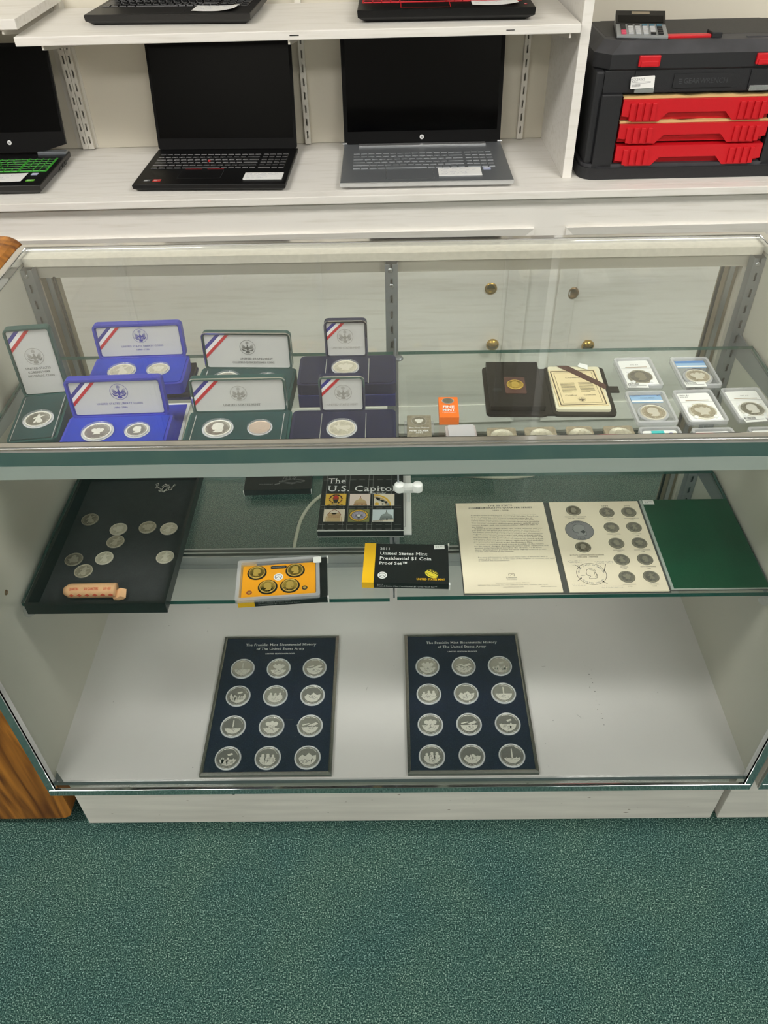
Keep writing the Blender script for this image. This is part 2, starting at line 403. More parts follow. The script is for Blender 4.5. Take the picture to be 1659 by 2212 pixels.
def arc_text(mb, s, cx, cy, r, a0, a1, cap, z, m, inward=False):
    n = len(s)
    for i, ch in enumerate(s):
        if ch == ' ': continue
        V, F = text_geo(ch, 0.01, False)
        if not V: continue
        xa, xb = _ext(V); a = R(a0 + (a1-a0) * (i+.5)/n); h = cap/CAP
        th = a - math.pi/2 if not inward else a + math.pi/2
        c, sn = math.cos(th), math.sin(th)
        ox, oy = cx + r*math.cos(a), cy + r*math.sin(a)
        mb.add([(ox + ((p[0]-(xa+xb)/2)*h)*c - (p[1]-CAP/2)*h*sn, oy + ((p[0]-(xa+xb)/2)*h)*sn + (p[1]-CAP/2)*h*c, z) for p in V], F, m)
def scribble(mb, x0, x1, y, h, z, m, wd=0.0006, rnd=random):
    x = x0; pts = []
    while x < x1:
        if rnd.random() < 0.16 and len(pts) > 2:
            mb.line(pts, wd, z, m); pts = []; x += h * 0.8
        pts.append((x, y + rnd.uniform(0, h))); x += h * rnd.uniform(0.25, 0.5)
    if len(pts) > 1: mb.line(pts, wd, z, m)

# ------------------------------------------------------------------ emblem drawings
def seal(mb, cx, cy, r, z, m):
    mb.ring(cx, cy, r*.955, r, z, m)
    P = lambda pts: mb.flat([(cx+x*r, cy+y*r) for x, y in pts], z, m)
    for s in (-1, 1):
        for k in range(7):
            a = R(32 + k*13); b = 0.16 + 0.05*k
            x0, y0 = s*(.14+.03*k), .16 - .055*k
            L = .68 - .05*abs(k-2)
            dx, dy = s*math.cos(a - R(20)) * L * .62, math.sin(a - R(8)) * L * .72
            x0 = s*(.60 - .065*k); y0 = -.18 + .0*k
            tip = (s*(.78 - .055*k), .46 + .04*k - .012*k*k)
            P([(x0 - s*.028, y0 + .02*k), (x0 + s*.028, y0 + .02*k), tip])
        P([(s*.12,-.02),(s*.62,-.24),(s*.44,-.30),(s*.12,-.14)])
        P([(s*.18,-.42),(s*.52,-.36),(s*.68,-.22),(s*.74,-.34),(s*.56,-.52),(s*.22,-.52)])
        for k in range(4): mb.disc(cx+s*r*(.5+.08*k), cy+r*(-.48+.09*k), r*.065, z, m, 8)
    P([(-.15,.1),(.15,.1),(.17,-.2),(.1,-.44),(0,-.52),(-.1,-.44),(-.17,-.2)])
    P([(-.2,-.5),(.2,-.5),(.28,-.78),(0,-.86),(-.28,-.78)])
    P([(-.07,.1),(.07,.1),(.09,.26),(.02,.34),(-.16,.27),(-.06,.24)])
    for k in range(13):
        a = 2*math.pi*k/13; mb.disc(cx + r*.17*math.cos(a), cy + r*(.6 + .17*math.sin(a)), r*.035, z, m, 6)
    mb.ring(cx, cy+r*.6, r*.06, r*.11, z, m, 12)
BUST = [(-.62,.10),(-.50,.22),(-.52,.36),(-.46,.50),(-.34,.66),(-.12,.76),(.14,.76),(.36,.66),(.5,.46),(.52,.22),(.46,.02),(.52,-.12),(.58,-.3),(.48,-.42),(.52,-.6),(.2,-.72),(-.3,-.7),(-.38,-.62),(-.2,-.48),(-.16,-.3),(-.36,-.28),(-.48,-.22),(-.5,-.1),(-.54,-.04),(-.52,.04)]
LIBERTY = [(-.1,.82),(.08,.82),(.14,.66),(.06,.56),(.3,.5),(.62,.62),(.66,.56),(.34,.36),(.22,.26),(.3,0),(.5,-.3),(.6,-.6),(.36,-.76),(.0,-.74),(-.06,-.5),(-.2,-.78),(-.4,-.76),(-.3,-.4),(-.22,-.1),(-.24,.16),(-.48,.02),(-.56,.1),(-.34,.34),(-.14,.5),(-.16,.64)]
EAGLE = [(-.05,.62),(.1,.66),(.24,.5),(.2,.36),(.5,.56),(.76,.3),(.66,-.1),(.36,-.3),(.44,-.66),(.0,-.56),(-.4,-.68),(-.3,-.3),(-.66,-.06),(-.74,.32),(-.46,.54),(-.16,.34),(-.18,.5)]
HEADR = [(-x, y) for x, y in BUST]
def relief(mb, poly, r, z0, z1, m, cx=0, cy=0, rot=0.0, k=.85):
    c, s = math.cos(rot), math.sin(rot)
    mb.prism([(cx + r*k*(x*c - y*s), cy + r*k*(x*s + y*c)) for x, y in poly], z0, z1, m)
def medal_scene(mb, seed, r, z0, m, m2):
    """frosted low relief: ground, background shape and a few figures, kept inside radius .8 r"""
    q = random.Random(seed); kind = seed % 6; lim = .80
    def cl(P):
        out = []
        for x, y in P:
            d = math.hypot(x, y)
            if d > lim: x, y = x*lim/d, y*lim/d
            if not out or math.hypot(x - out[-1][0], y - out[-1][1]) > .004: out.append((x, y))
        return out
    def rel(P, h, mm=None): mb.prism([(x*r, y*r) for x, y in cl(P)], z0, z0 + h, mm or m)
    def arc(a0, a1, n=18): return [(lim*math.cos(R(a0 + (a1-a0)*i/n)), lim*math.sin(R(a0 + (a1-a0)*i/n))) for i in range(n+1)]
    g = q.uniform(-.30, -.05)
    gy = math.degrees(math.asin(max(-.99, g/lim)))
    rel(arc(180 - gy, 360 + gy), .00025)
    def figure(x, y, h, lean=0.0):
        w_ = h*.22
        rel([(x - w_, y), (x + w_, y), (x + w_*1.25 + lean, y + h*.62), (x + w_*.5 + lean, y + h*.74), (x - w_*.5 + lean, y + h*.74), (x - w_*1.25 + lean, y + h*.62)], .0004)
        rel([(x + lean + h*.14*math.cos(2*math.pi*i/10), y + h*.86 + h*.15*math.sin(2*math.pi*i/10)) for i in range(10)], .00045)
    if kind == 0:
        for x in (-.46, 0, .46): figure(x, -.62, .92 + q.uniform(-.1, .12))
    elif kind == 1:
        rel([(-.8, g), (-.5, g + .34), (-.2, g + .18), (.1, g + .5), (.42, g + .22), (.8, g + .3), (.8, g - .1), (-.8, g - .1)], .0003)
        for k in range(4): figure(-.5 + .34*k, -.66, .62 + q.uniform(-.1, .15), q.uniform(-.08, .08))
    elif kind == 2:
        rel([(-.07, g - .1), (.07, g - .1), (.05, .62), (0, .74), (-.05, .62)], .0004)
        for k in range(5): rel([(-.7 + .3*k, -.5 + q.uniform(-.1, .1)), (-.45 + .3*k, -.5), (-.5 + .3*k, -.3 + q.uniform(0, .15)), (-.68 + .3*k, -.34)], .0004)
    elif kind == 3:
        rel([(x*.8, y*.62 + .12) for x, y in EAGLE], .0004); figure(-.42, -.7, .5); figure(.42, -.7, .5)
    elif kind == 4:
        rel([(-.2, .0), (.55, .34), (.75, .2), (.6, .1), (.2, -.1)], .0004); rel([(-.74, .1), (-.1, .26), (-.06, .18), (-.7, .0)], .0004)
        for k in range(4): figure(-.42 + .3*k, -.7, .6 + q.uniform(-.12, .1), q.uniform(-.1, .1))
    else:
        rel([(-.1, .36), (.34, .5), (.42, .34), (.0, .2)], .0004)
        for k in range(6): figure(-.58 + .23*k, -.6 + q.uniform(-.1, .1), .5 + q.uniform(-.08, .2), q.uniform(-.1, .1))
    for k in range(16):
        a = q.uniform(0, 6.28); d = q.uniform(0, .62); x, y = d*math.cos(a), -.3 + d*.6*math.sin(a); th = q.uniform(0, 3.14); L = q.uniform(.05, .13)
        mb.line([((x - L*math.cos(th))*r, (y - L*math.sin(th))*r), ((x + L*math.cos(th))*r, (y + L*math.sin(th))*r)], r*.025, z0 + .0005, m2)
RELIEF = {'coin_worn_dark': 'coin_relief_dark', 'coin_worn': 'coin_relief', 'coin_worn_light': 'coin_relief_light', 'coin_tarnish': 'coin_relief_dark', 'coin_toned': 'coin_relief_light', 'coin_silver': 'coin_frost'}
def coin_mb(r, t, m, designs, field=None, rim=None, dm=None, ticks=40, seed=1):
    """coin with a raised rim, a ring of small marks and a raised design"""
    mb = MB(); dm = dm or RELIEF.get(m); rim = rim or dm
    mb.lathe([(r*.96, 0), (r, t*.12), (r, t*.88), (r*.97, t), (r*.90, t), (r*.885, t*.86)], rim or m, n=36)
    mb.disc(0, 0, r*.89, t*.865, field or m, 36)
    q = random.Random(seed)
    for d, cx, cy, k, rot in designs: relief(mb, d, r, t*.86, t*.98, dm or m, cx*r, cy*r, rot, k)
    for i in range(ticks):
        if q.random() < .25: continue
        a = 2*math.pi*i/ticks; c, s = math.cos(a), math.sin(a); h = r*.022
        P = [(u*c - v*s, u*s + v*c) for u, v in ((r*.74,-h),(r*.83,-h),(r*.83,h),(r*.74,h))]
        mb.flat(P, t*.93, dm or m)
    return mb

# ================================================================== THE ROOM
struct('floor', MB().box(-2.4, 3.8, -3.2, 1.75, -0.06, 0, 'carpet'))
struct('wall_back', MB().box(-2.4, 3.8, 1.70, 1.80, 0, 2.6, 'cream_wall'))
struct('wall_front', MB().box(-2.4, 3.8, -3.3, -3.2, 0, 2.6, 'shop_wall'))
struct('wall_left', MB().box(-2.5, -2.4, -3.2, 1.75, 0, 2.6, 'shop_wall'))
struct('wall_right', MB().box(3.8, 3.9, -3.2, 1.75, 0, 2.6, 'shop_wall'))
struct('ceiling', MB().box(-2.5, 3.9, -3.3, 1.8, 2.6, 2.7, 'ceiling_tile'))
def ceiling_light(x, y, w_, d_, label):
    t = thing('ceiling_light_offscreen', label, 'ceiling light', (x, y, 2.6), group='fluorescent ceiling lights')
    f = MB()
    for a, b, c, d in ((-w_/2-.03, -w_/2, -d_/2-.03, d_/2+.03), (w_/2, w_/2+.03, -d_/2-.03, d_/2+.03), (-w_/2, w_/2, -d_/2-.03, -d_/2), (-w_/2, w_/2, d_/2, d_/2+.03)):
        f.box(a, b, c, d, -.035, 0, 'aluminium')
    f.build('frame', t)
    MB().box(-w_/2, w_/2, -d_/2, d_/2, -.03, -.005, 'lamp_diffuser').build('diffuser_offscreen', t)
for x, y, wh in ((-.75, -2.4, 'in the aisle on the wooden counter side'), (1.95, -2.4, 'in the aisle on the neighbouring case side'), (-.75, -.30, 'close to the case on the wooden counter side'), (1.95, -.30, 'close to the case on the neighbouring case side')):
    ceiling_light(x, y, 1.2, .6, 'recessed ceiling light ' + wh)

# ================================================================== WALL UNIT BEHIND THE COUNTER
WM = Matrix.Translation((0.6, 1.178, 0)) @ Matrix.Rotation(R(0.9), 4, 'Z')
def wthing(name, label, cat, u=0, v=0, z=0, rz=0.0, group=None):
    return thing(name, label, cat, M=WM @ Matrix.Translation((u, v, z)) @ Matrix.Rotation(rz, 4, 'Z'), group=group)
t = wthing('base_cabinet', 'white painted base cabinet with framed doors below the laptop counter', 'cabinet')
b = MB(); b.box(-2.3, 2.3, .04, .40, .09, .7475, 'paint'); b.box(-2.3, 2.3, .09, .40, 0, .09, 'paint'); b.build('carcass', t)
f = MB(); f.box(-2.3, 2.3, .020, .04, .672, .7475, 'paint'); f.box(.362, .44, .020, .04, .09, .672, 'paint'); f.box(-2.3, 2.3, .020, .04, .06, .10, 'paint')
f.build('face_frame', t)
def cab_door(u0, u1, knob, lock, lockmat):
    z0, z1 = .10, .672
    d = MB().box(u0, u1, .030, .040, z0, z1, 'paint').build('door', t)
    wd = .05
    for (A, B, C, D) in (((u0,z1),(u1,z1),(u1-wd,z1-wd),(u0+wd,z1-wd)), ((u1,z1),(u1,z0),(u1-wd,z0+wd),(u1-wd,z1-wd)),
                         ((u1,z0),(u0,z0),(u0+wd,z0+wd),(u1-wd,z0+wd)), ((u0,z0),(u0,z1),(u0+wd,z1-wd),(u0+wd,z0+wd))):
        g = MB(); v = [(A[0], .012, A[1]), (B[0], .012, B[1]), (C[0], .026, C[1]), (D[0], .026, D[1]), (A[0], .032, A[1]), (B[0], .032, B[1]), (C[0], .032, C[1]), (D[0], .032, D[1])]
        g.add(v, [(3,2,1,0),(4,5,6,7),(0,1,5,4),(1,2,6,5),(2,3,7,6),(3,0,4,7)], 'paint'); g.build('moulding', d)
    k = MB().lathe([(.006, 0), (.006, .012), (.016, .017), (.0175, .022), (.014, .028), (.005, .031), (0, .0312)], 'brass', n=24)
    k.build('knob', d, M=Matrix.Translation((knob[0], .030, knob[1])) @ Matrix.Rotation(R(90), 4, 'X'))
    k = MB().lathe([(.016, -.006), (.016, .002), (.013, .0035), (.010, .0035), (.009, .002), (0, .002)], lockmat, n=24)
    k.build('lock', d, M=Matrix.Translation((lock[0], .030 if lock[0] < .44 else .024, lock[1])) @ Matrix.Rotation(R(90), 4, 'X'))
cab_door(-1.25, .362, (.282, .356), (.269, .509), 'brass')
cab_door(.44, 1.75, (.541, .346), (.482, .494), 'old_brass')

t = wthing('worktop', 'white painted counter board carrying the laptops and tool chest', 'countertop')
b = MB(); b.box(-2.3, 2.3, .034, .3995, .7475, .765, 'paint'); b.build('board', t)
b = MB(); b.box(-2.3, 2.3, 0, .033, .7475, .7655, 'paint', c=.002); b.build('nosing', t)

t = wthing('slotted_shelving', 'white wall panel with slotted shelf strips and an upright divider board', 'shelving')
MB().box(-2.3, 2.3, .40, .425, .7656, 2.4, 'cream_wall').build('back_panel', t)
MB().box(.430, .452, .085, .40, .7652, 2.4, 'paint', c=.0015).build('divider', t)
def slotted(mb, x0, x1, yf, z0, z1, m, dep=.006, pitch=.032, sl=.018, sw=.004):
    """hollow upright channel: thin front plate (looking to -y) with real slots, two flanges and a back"""
    cx = (x0 + x1) / 2; th = .0012
    mb.box(x0, cx - sw/2, yf, yf + th, z0, z1, m); mb.box(cx + sw/2, x1, yf, yf + th, z0, z1, m)
    mb.box(x0, x0 + th, yf + th, yf + dep, z0, z1, m); mb.box(x1 - th, x1, yf + th, yf + dep, z0, z1, m)
    mb.box(x0 + th, x1 - th, yf + dep - .0005, yf + dep, z0, z1, m)
    z = z0
    while z < z1:
        mb.box(cx - sw/2, cx + sw/2, yf, yf + th, z, min(z + pitch - sl, z1), m); z += pitch
for u in (-.806, -.790, -.203, .369):
    s = MB(); slotted(s, u - .0075, u + .0075, .3840, .768, 2.3, 'standard_paint', dep=.0155); s.build('slotted_strip', t)
MB().box(-.83, -.775, .398, .401, .768, 2.3, 'standard_paint').build('strip_backing', t)

def shelf_board(u0, u1, z0, z1, v0, brks, label):
    t = wthing('shelf_board', label, 'shelf')
    MB().box(u0, u1, v0, .3835, z0, z1, 'paint', c=.002).build('board', t)
    for u in brks:
        g = MB(); v = []
        for uu in (u - .002, u + .002): v += [(uu, v0 + .006, z0), (uu, .3835, z0), (uu, .3835, z0 - .06), (uu, v0 + .02, z0 - .012), (uu, v0 + .006, z0 - .009)]
        g.add(v, [(0,1,2,3,4), (9,8,7,6,5)] + [(i, i+5, (i+1)%5+5, (i+1)%5) for i in range(5)], 'standard_paint'); g.build('bracket', t)
    return t
sb = shelf_board(-.79, .4255, 1.076, 1.094, .065, (-.735, -.203, .405), 'white painted shelf board above the open laptops, holding two more')
g = MB(); g.box(.0 - .2, -.18, .0645, .066, 1.084, 1.0862, 'slot_dark'); g.build('chip_mark', sb)
g = MB(); g.box(.265, .283, .0645, .066, 1.0845, 1.0862, 'slot_dark'); g.build('chip_mark', sb)
shelf_board(-2.2, -.775, 1.108, 1.128, .062, (-.81,), 'white shelf board in the next bay, ending beside the double slotted strip')

# ================================================================== DISPLAY CASE
def display_case(x, label, plinth=(.016, 1.2035)):
    t = thing('display_case', label, 'display case', (x, 0, 0))
    MB().box(plinth[0], plinth[1], .03, .53, 0, .166, 'plinth_paint', c=.002).build('plinth', t)
    MB().prism([(.0037,.035),(.022,.0154),(1.2157,.0154),(1.2157,.53),(.0037,.53)], .1775, .184, 'deck_white').build('deck', t)
    MB().box(.002, 1.218, .016, .545, .1665, .1775, 'zinc').build('deck_support', t)
    b = MB(); b.box(0, 1.22, -.003, .003, .164, .1805, 'chrome', c=.0008); b.box(.003, 1.217, -.0034, .001, .1793, .1817, 'chrome', c=.0004); b.build('bottom_trim', t)
    for s in (0, 1):
        x0, x1 = (0, .013) if s == 0 else (1.207, 1.22)
        p = MB(); p.box(x0, x1, -.003, .003, .180, .90, 'chrome', c=.0008); p.box(x0 if s else x0 + .0095, x1 - (.0095 if s else 0), -.001, .012, .1835, .90, 'chrome'); p.build('corner_post', t)
        x0, x1 = (-.0008, .0037) if s == 0 else (1.2157, 1.2208)
        MB().box(x0, x1, .004, .56, .166, .905, 'side_laminate').build('side_panel', t)
    g = MB(); g.box(.006, 1.214, .0035, .0085, .182, .898, 'glass'); g.build('front_glass', t)
    g = MB(); g.box(.006, 1.214, .009, .553, .9115, .9175, 'glass'); g.build('top_glass', t)
    b = MB(); b.box(-.002, 1.222, -.004, .004, .8975, .9205, 'chrome', c=.0025); b.box(0, 1.22, .0, .0115, .9165, .9215, 'chrome', c=.002); b.build('front_rail', t)
    b = MB(); b.box(0, 1.22, .548, .562, .903, .9205, 'chrome', c=.002); b.build('rear_rail', t)
    b = MB(); b.box(-.002, .011, .02, .552, .905, .9205, 'chrome', c=.002); b.build('side_rail', t)
    b = MB(); b.box(1.209, 1.222, .02, .552, .905, .9205, 'chrome', c=.002); b.build('side_rail', t)
    b = MB(); b.box(.03, 1.19, .0095, .013, .868, .8975, 'light_strip'); b.box(.03, 1.19, .0095, .043, .8945, .8975, 'light_strip'); b.build('inner_strip', t)
    MB().box(.011, 1.209, .523, .548, .898, .9115, 'ledge_beige').build('back_ledge', t)
    MB().box(.0037, 1.2157, .538, .552, .872, .899, 'header_beige').build('header', t)
    for x0, x1 in ((.0037, .019), (1.19, 1.2157)): MB().box(x0, x1, .536, .56, .184, .872, 'header_beige').build('back_stile', t)
    for x0, x1 in ((.019, .048), (1.163, 1.19)):
        q = MB(); q.box(x0, x1, .55, .56, .219, .872, 'channel_brown'); q.box(x0 + (x1-x0)*.4, x0 + (x1-x0)*.7, .544, .551, .219, .872, 'aluminium'); q.build('door_channel', t)
    q = MB(); q.box(.019, 1.19, .528, .56, .184, .196, 'aluminium')
    for y in (.529, .541, .553): q.box(.019, 1.19, y, y + .004, .196, .219, 'aluminium')
    q.build('door_track', t)
    for x0, x1, y in ((.048, .616, .535), (.604, 1.163, .547)):
        d = MB().box(x0, x1, y, y + .004, .197, .874, 'glass').build('sliding_door', t)
        for xx in (x0, x1): MB().box(xx - .0015, xx + .0015, y - .001, y + .005, .197, .874, 'gasket').build('edge_gasket', d)
    for x0, x1 in ((.0045, .0235), (.5995, .6205), (1.196, 1.215)):
        s = MB(); slotted(s, x0, x1, .516, .186, .895, 'zinc', dep=.0195, pitch=.0285, sl=.0145, sw=.0042)
        sp = s.build('slotted_strip', t)
        for z in (.885, .858):
            if z == .858 and x0 != .5995: continue
            MB().lathe([(.0038, 0), (.0036, .0014), (.002, .002), (0, .0021)], 'aluminium', n=12).build('screw', sp, M=Matrix.Translation(((x0+x1)/2 + (0 if z < .87 else -.002), .5165, z)) @ Matrix.Rotation(R(90), 4, 'X'))
    return t
case = display_case(0, 'glass display case with chrome frame holding coin sets on two glass shelves')
display_case(1.2345, 'neighbouring chrome framed display case at the end of the coin case', plinth=(-.0185, 1.2))

rn = random.Random(21); g = MB()
for k in range(34):
    x, y, r_ = rn.uniform(.03, 1.19), rn.uniform(.02, .5), rn.uniform(.0004, .0011)
    if k % 4: g.disc(x, y, r_, .1842, 'ink_grey', 6)
    else: g.line([(x, y), (x + rn.uniform(-.008, .008), y + rn.uniform(-.008, .008))], .0005, .1842, 'ink_grey')
for k in range(14): g.disc(.985 + rn.uniform(-.006, .006), .13 + .010*k, rn.uniform(.0004, .0009), .1842, 'slot_dark', 6)
g.build('scuff_marks', case)['kind'] = 'stuff'
g = MB(); rn = random.Random(8)
for k in range(26):
    x, z, r_ = rn.uniform(.05, 1.18), rn.uniform(.02, .14), rn.uniform(.0006, .0022)
    g.add([(x - r_*rn.uniform(1, 3), .0297, z), (x, .0297, z - r_*.5), (x + r_*rn.uniform(1, 3), .0297, z), (x, .0297, z + r_*.5)], [(0, 1, 2, 3)], 'ink_brown')
for x, z in ((.3087, .1095), (.911, .123)): g.add([(x + .0032*math.cos(a), .0296, z - .0032 + .0032*math.sin(a)) for a in [2*math.pi*i/10 for i in range(10)]], [tuple(range(10))], 'slot_dark')
g.build('plinth_dents', case)['kind'] = 'stuff'
MB().lathe([(.0022, 0), (.0045, .0), (.0042, .0012), (.0024, .0012), (.0022, 0)], 'old_brass', n=16).build('peg_hole', case, M=Matrix.Translation((.0037, .128, .547)) @ Matrix.Rotation(R(90), 4, 'Y'))
def arm(x, y0, z, h):
    g = MB(); v = []
    for xx in (x - .0012, x + .0012): v += [(xx, y0, z), (xx, .516, z), (xx, .516, z - h), (xx, y0 + .02, z - .010), (xx, y0, z - .008)]
    g.add(v, [(0,1,2,3,4), (9,8,7,6,5)] + [(i, i+5, (i+1)%5+5, (i+1)%5) for i in range(5)], 'zinc'); return g.build('shelf_arm', case)
ZU, ZL, ZD = .767, .5046, .184
def clip(x, y, z, both=True, m='clip_white'):
    c = MB().box(x - .014 if both else x - .005, x + .014 if both else x + .005, y - .006, y + .009, z - .0135, z - .0075, m, c=.001)
    c.box(x - .002, x + .002, y - .006, y + .006, z - .03, z - .0135, m)
    o = c.build('shelf_clip', case)
    for dx in ((-.0125, .0125) if both else (0,)):
        MB().lathe([(.0068, -.0065), (.0068, .003), (.0062, .0045), (0, .0045)], m, n=20).build('clip_pad', o, M=Matrix.Translation((x + dx, y - .0075 if both else y, z)))
arm(.0105, .16, ZU - .0065, .04); arm(.6155, .13, ZU - .0065, .04); arm(1.2085, .16, ZU - .0065, .04)
arm(.0105, .16, ZL - .0085, .04); arm(.6075, .16, ZL - .0085, .04); arm(1.2085, .16, ZL - .0085, .04)
clip(.6295, .134, .752)
MB().lathe([(.007, 0), (.0075, .002), (.006, .0045), (0, .0045)], 'zinc', n=20).build('shelf_stud', case, M=Matrix.Translation((.6205, .4365, ZU)))
MB().lathe([(.009, -.014), (.009, -.006), (.006, -.001), (0, -.001)], 'clear_plastic', n=16).build('shelf_stud', case, M=Matrix.Translation((.0165, .142, ZL - .0085)))
MB().lathe([(.009, -.014), (.009, -.006), (.006, -.001), (0, -.001)], 'clear_plastic', n=16).build('shelf_stud', case, M=Matrix.Translation((1.2035, .148, ZL - .0085)))
def glass_shelf(x0, x1, y0, y1, z, th, label):
    g = MB()
    g.add([(x0,y0,z-th),(x1,y0,z-th),(x1,y1,z-th),(x0,y1,z-th),(x0,y0,z),(x1,y0,z),(x1,y1,z),(x0,y1,z)], [(0,3,2,1),(4,5,6,7)], 'glass_shelf')
    g.add([(x0,y0,z-th),(x1,y0,z-th),(x1,y1,z-th),(x0,y1,z-th),(x0,y0,z),(x1,y0,z),(x1,y1,z),(x0,y1,z)], [(0,1,5,4),(1,2,6,5),(2,3,7,6),(3,0,4,7)], 'glass_edge')
    tag(g.build('glass_shelf'), label, 'glass shelf', 'glass shelves of the display case')
glass_shelf(.009, .6115, .150, .461, ZU, .006, 'glass shelf pane under the hinged presentation boxes')
glass_shelf(.620, 1.2105, .150, .461, ZU, .006, 'glass shelf pane under the slabbed coins and black coin wallet')
glass_shelf(.008, .6005, .1445, .458, ZL, .008, 'glass shelf pane under the black tray of loose coins')
glass_shelf(.6125, 1.2105, .1475, .458, ZL, .008, 'glass shelf pane under the opened quarter album')

# wooden counter next to the case
t = thing('wooden_counter', 'orange brown varnished wooden counter end beside the glass case', 'counter', (0, 0, 0))
b = MB(); P = rr(-1.0, -.006, .02, .925, .03, 5); n = len(P)
v = [(x, .03, z) for x, z in P] + [(x, .585, z) for x, z in P]
b.add(v, [list(range(n)), list(range(n, 2*n))[::-1]] + [(i, n + i, n + (i+1) % n, (i+1) % n) for i in range(n)], 'wood'); b.build('body', t)
MB().box(-.98, -.05, .07, .56, 0, .03, 'wood').build('base', t)
# cable on the carpet behind the case
P = [(.347,.66),(.347,.76),(.350,.83),(.362,.905),(.402,.98),(.50,1.05),(.65,1.079),(.81,1.065),(.94,1.053),(1.038,1.077),(1.10,1.15)]
Q = []
for i in range(len(P)-1):
    p0, p1, p2, p3 = P[max(i-1,0)], P[i], P[i+1], P[min(i+2,len(P)-1)]
    for k in range(6):
        s = k/6; Q.append(tuple(.5*((2*p1[j]) + (-p0[j]+p2[j])*s + (2*p0[j]-5*p1[j]+4*p2[j]-p3[j])*s*s + (-p0[j]+3*p1[j]-3*p2[j]+p3[j])*s**3) for j in (0,1)) + (.0045,))
tag(MB().tube(Q, .0048, 'cable_white').build('cable'), 'off-white cable curving over the green carpet behind the case', 'cable')

# ================================================================== LAPTOPS
_km = {}
def key_mesh(kw, kd, top, edge):
    k = (round(kw, 4), round(kd, 4), top, edge)
    if k not in _km:
        b = MB(); c = .0009; h = .0016
        lo = [(-kw/2,-kd/2,0),(kw/2,-kd/2,0),(kw/2,kd/2,0),(-kw/2,kd/2,0)]
        hi = [(-kw/2+c,-kd/2+c,h),(kw/2-c,-kd/2+c,h),(kw/2-c,kd/2-c,h),(-kw/2+c,kd/2-c,h)]
        b.add(lo + hi, [(4,5,6,7)], top); b.add(lo + hi, [(0,1,5,4),(1,2,6,5),(2,3,7,6),(3,0,4,7)], edge)
        _km[k] = b.mesh('key')
    return _km[k]
def keyboard(parent, x0, x1, y0, y1, z, top, edge, well, numpad=True):
    kb = MB().rrect(x0 - .003, x1 + .003, y0 - .003, y1 + .003, .003, z - .0006, z + .0003, well).build('keyboard', parent)
    W = x1 - x0; npw = W * .2 if numpad else 0; mw = W - npw - (.004 if numpad else 0)
    rows = [([1]*15, .62), ([1]*13 + [2], 1), ([1.5] + [1]*12 + [1.5], 1), ([1.8] + [1]*11 + [2.2], 1), ([2.3] + [1]*10 + [2.7], 1), ([1.1, 1.1, 1.1, 1.1, 5.6, 1, 1, 1, 1, 1], 1)]
    tot = sum(r[1] for r in rows); y = y1; g = .0026 if well not in ('key_green_edge', 'key_red_edge') else .0016
    for ri, (r, hh) in enumerate(rows):
        kd = (y1 - y0) * hh / tot; y -= kd; u = mw / sum(r); x = x0
        for k in r:
            place('key', key_mesh(k*u - g, kd - g, top, edge), kb, (x + k*u/2, y + kd/2, z + .0003)); x += k*u
        if numpad:
            n = 4; uu = npw / n; xs = x1 - npw
            pat = [1]*4 if ri in (0, 1, 2, 3, 4) else [2, 1, 1]
            for k in pat:
                place('key', key_mesh(k*uu - g, kd - g, top, edge), kb, (xs + k*uu/2, y + kd/2, z + .0003)); xs += k*uu
    return kb
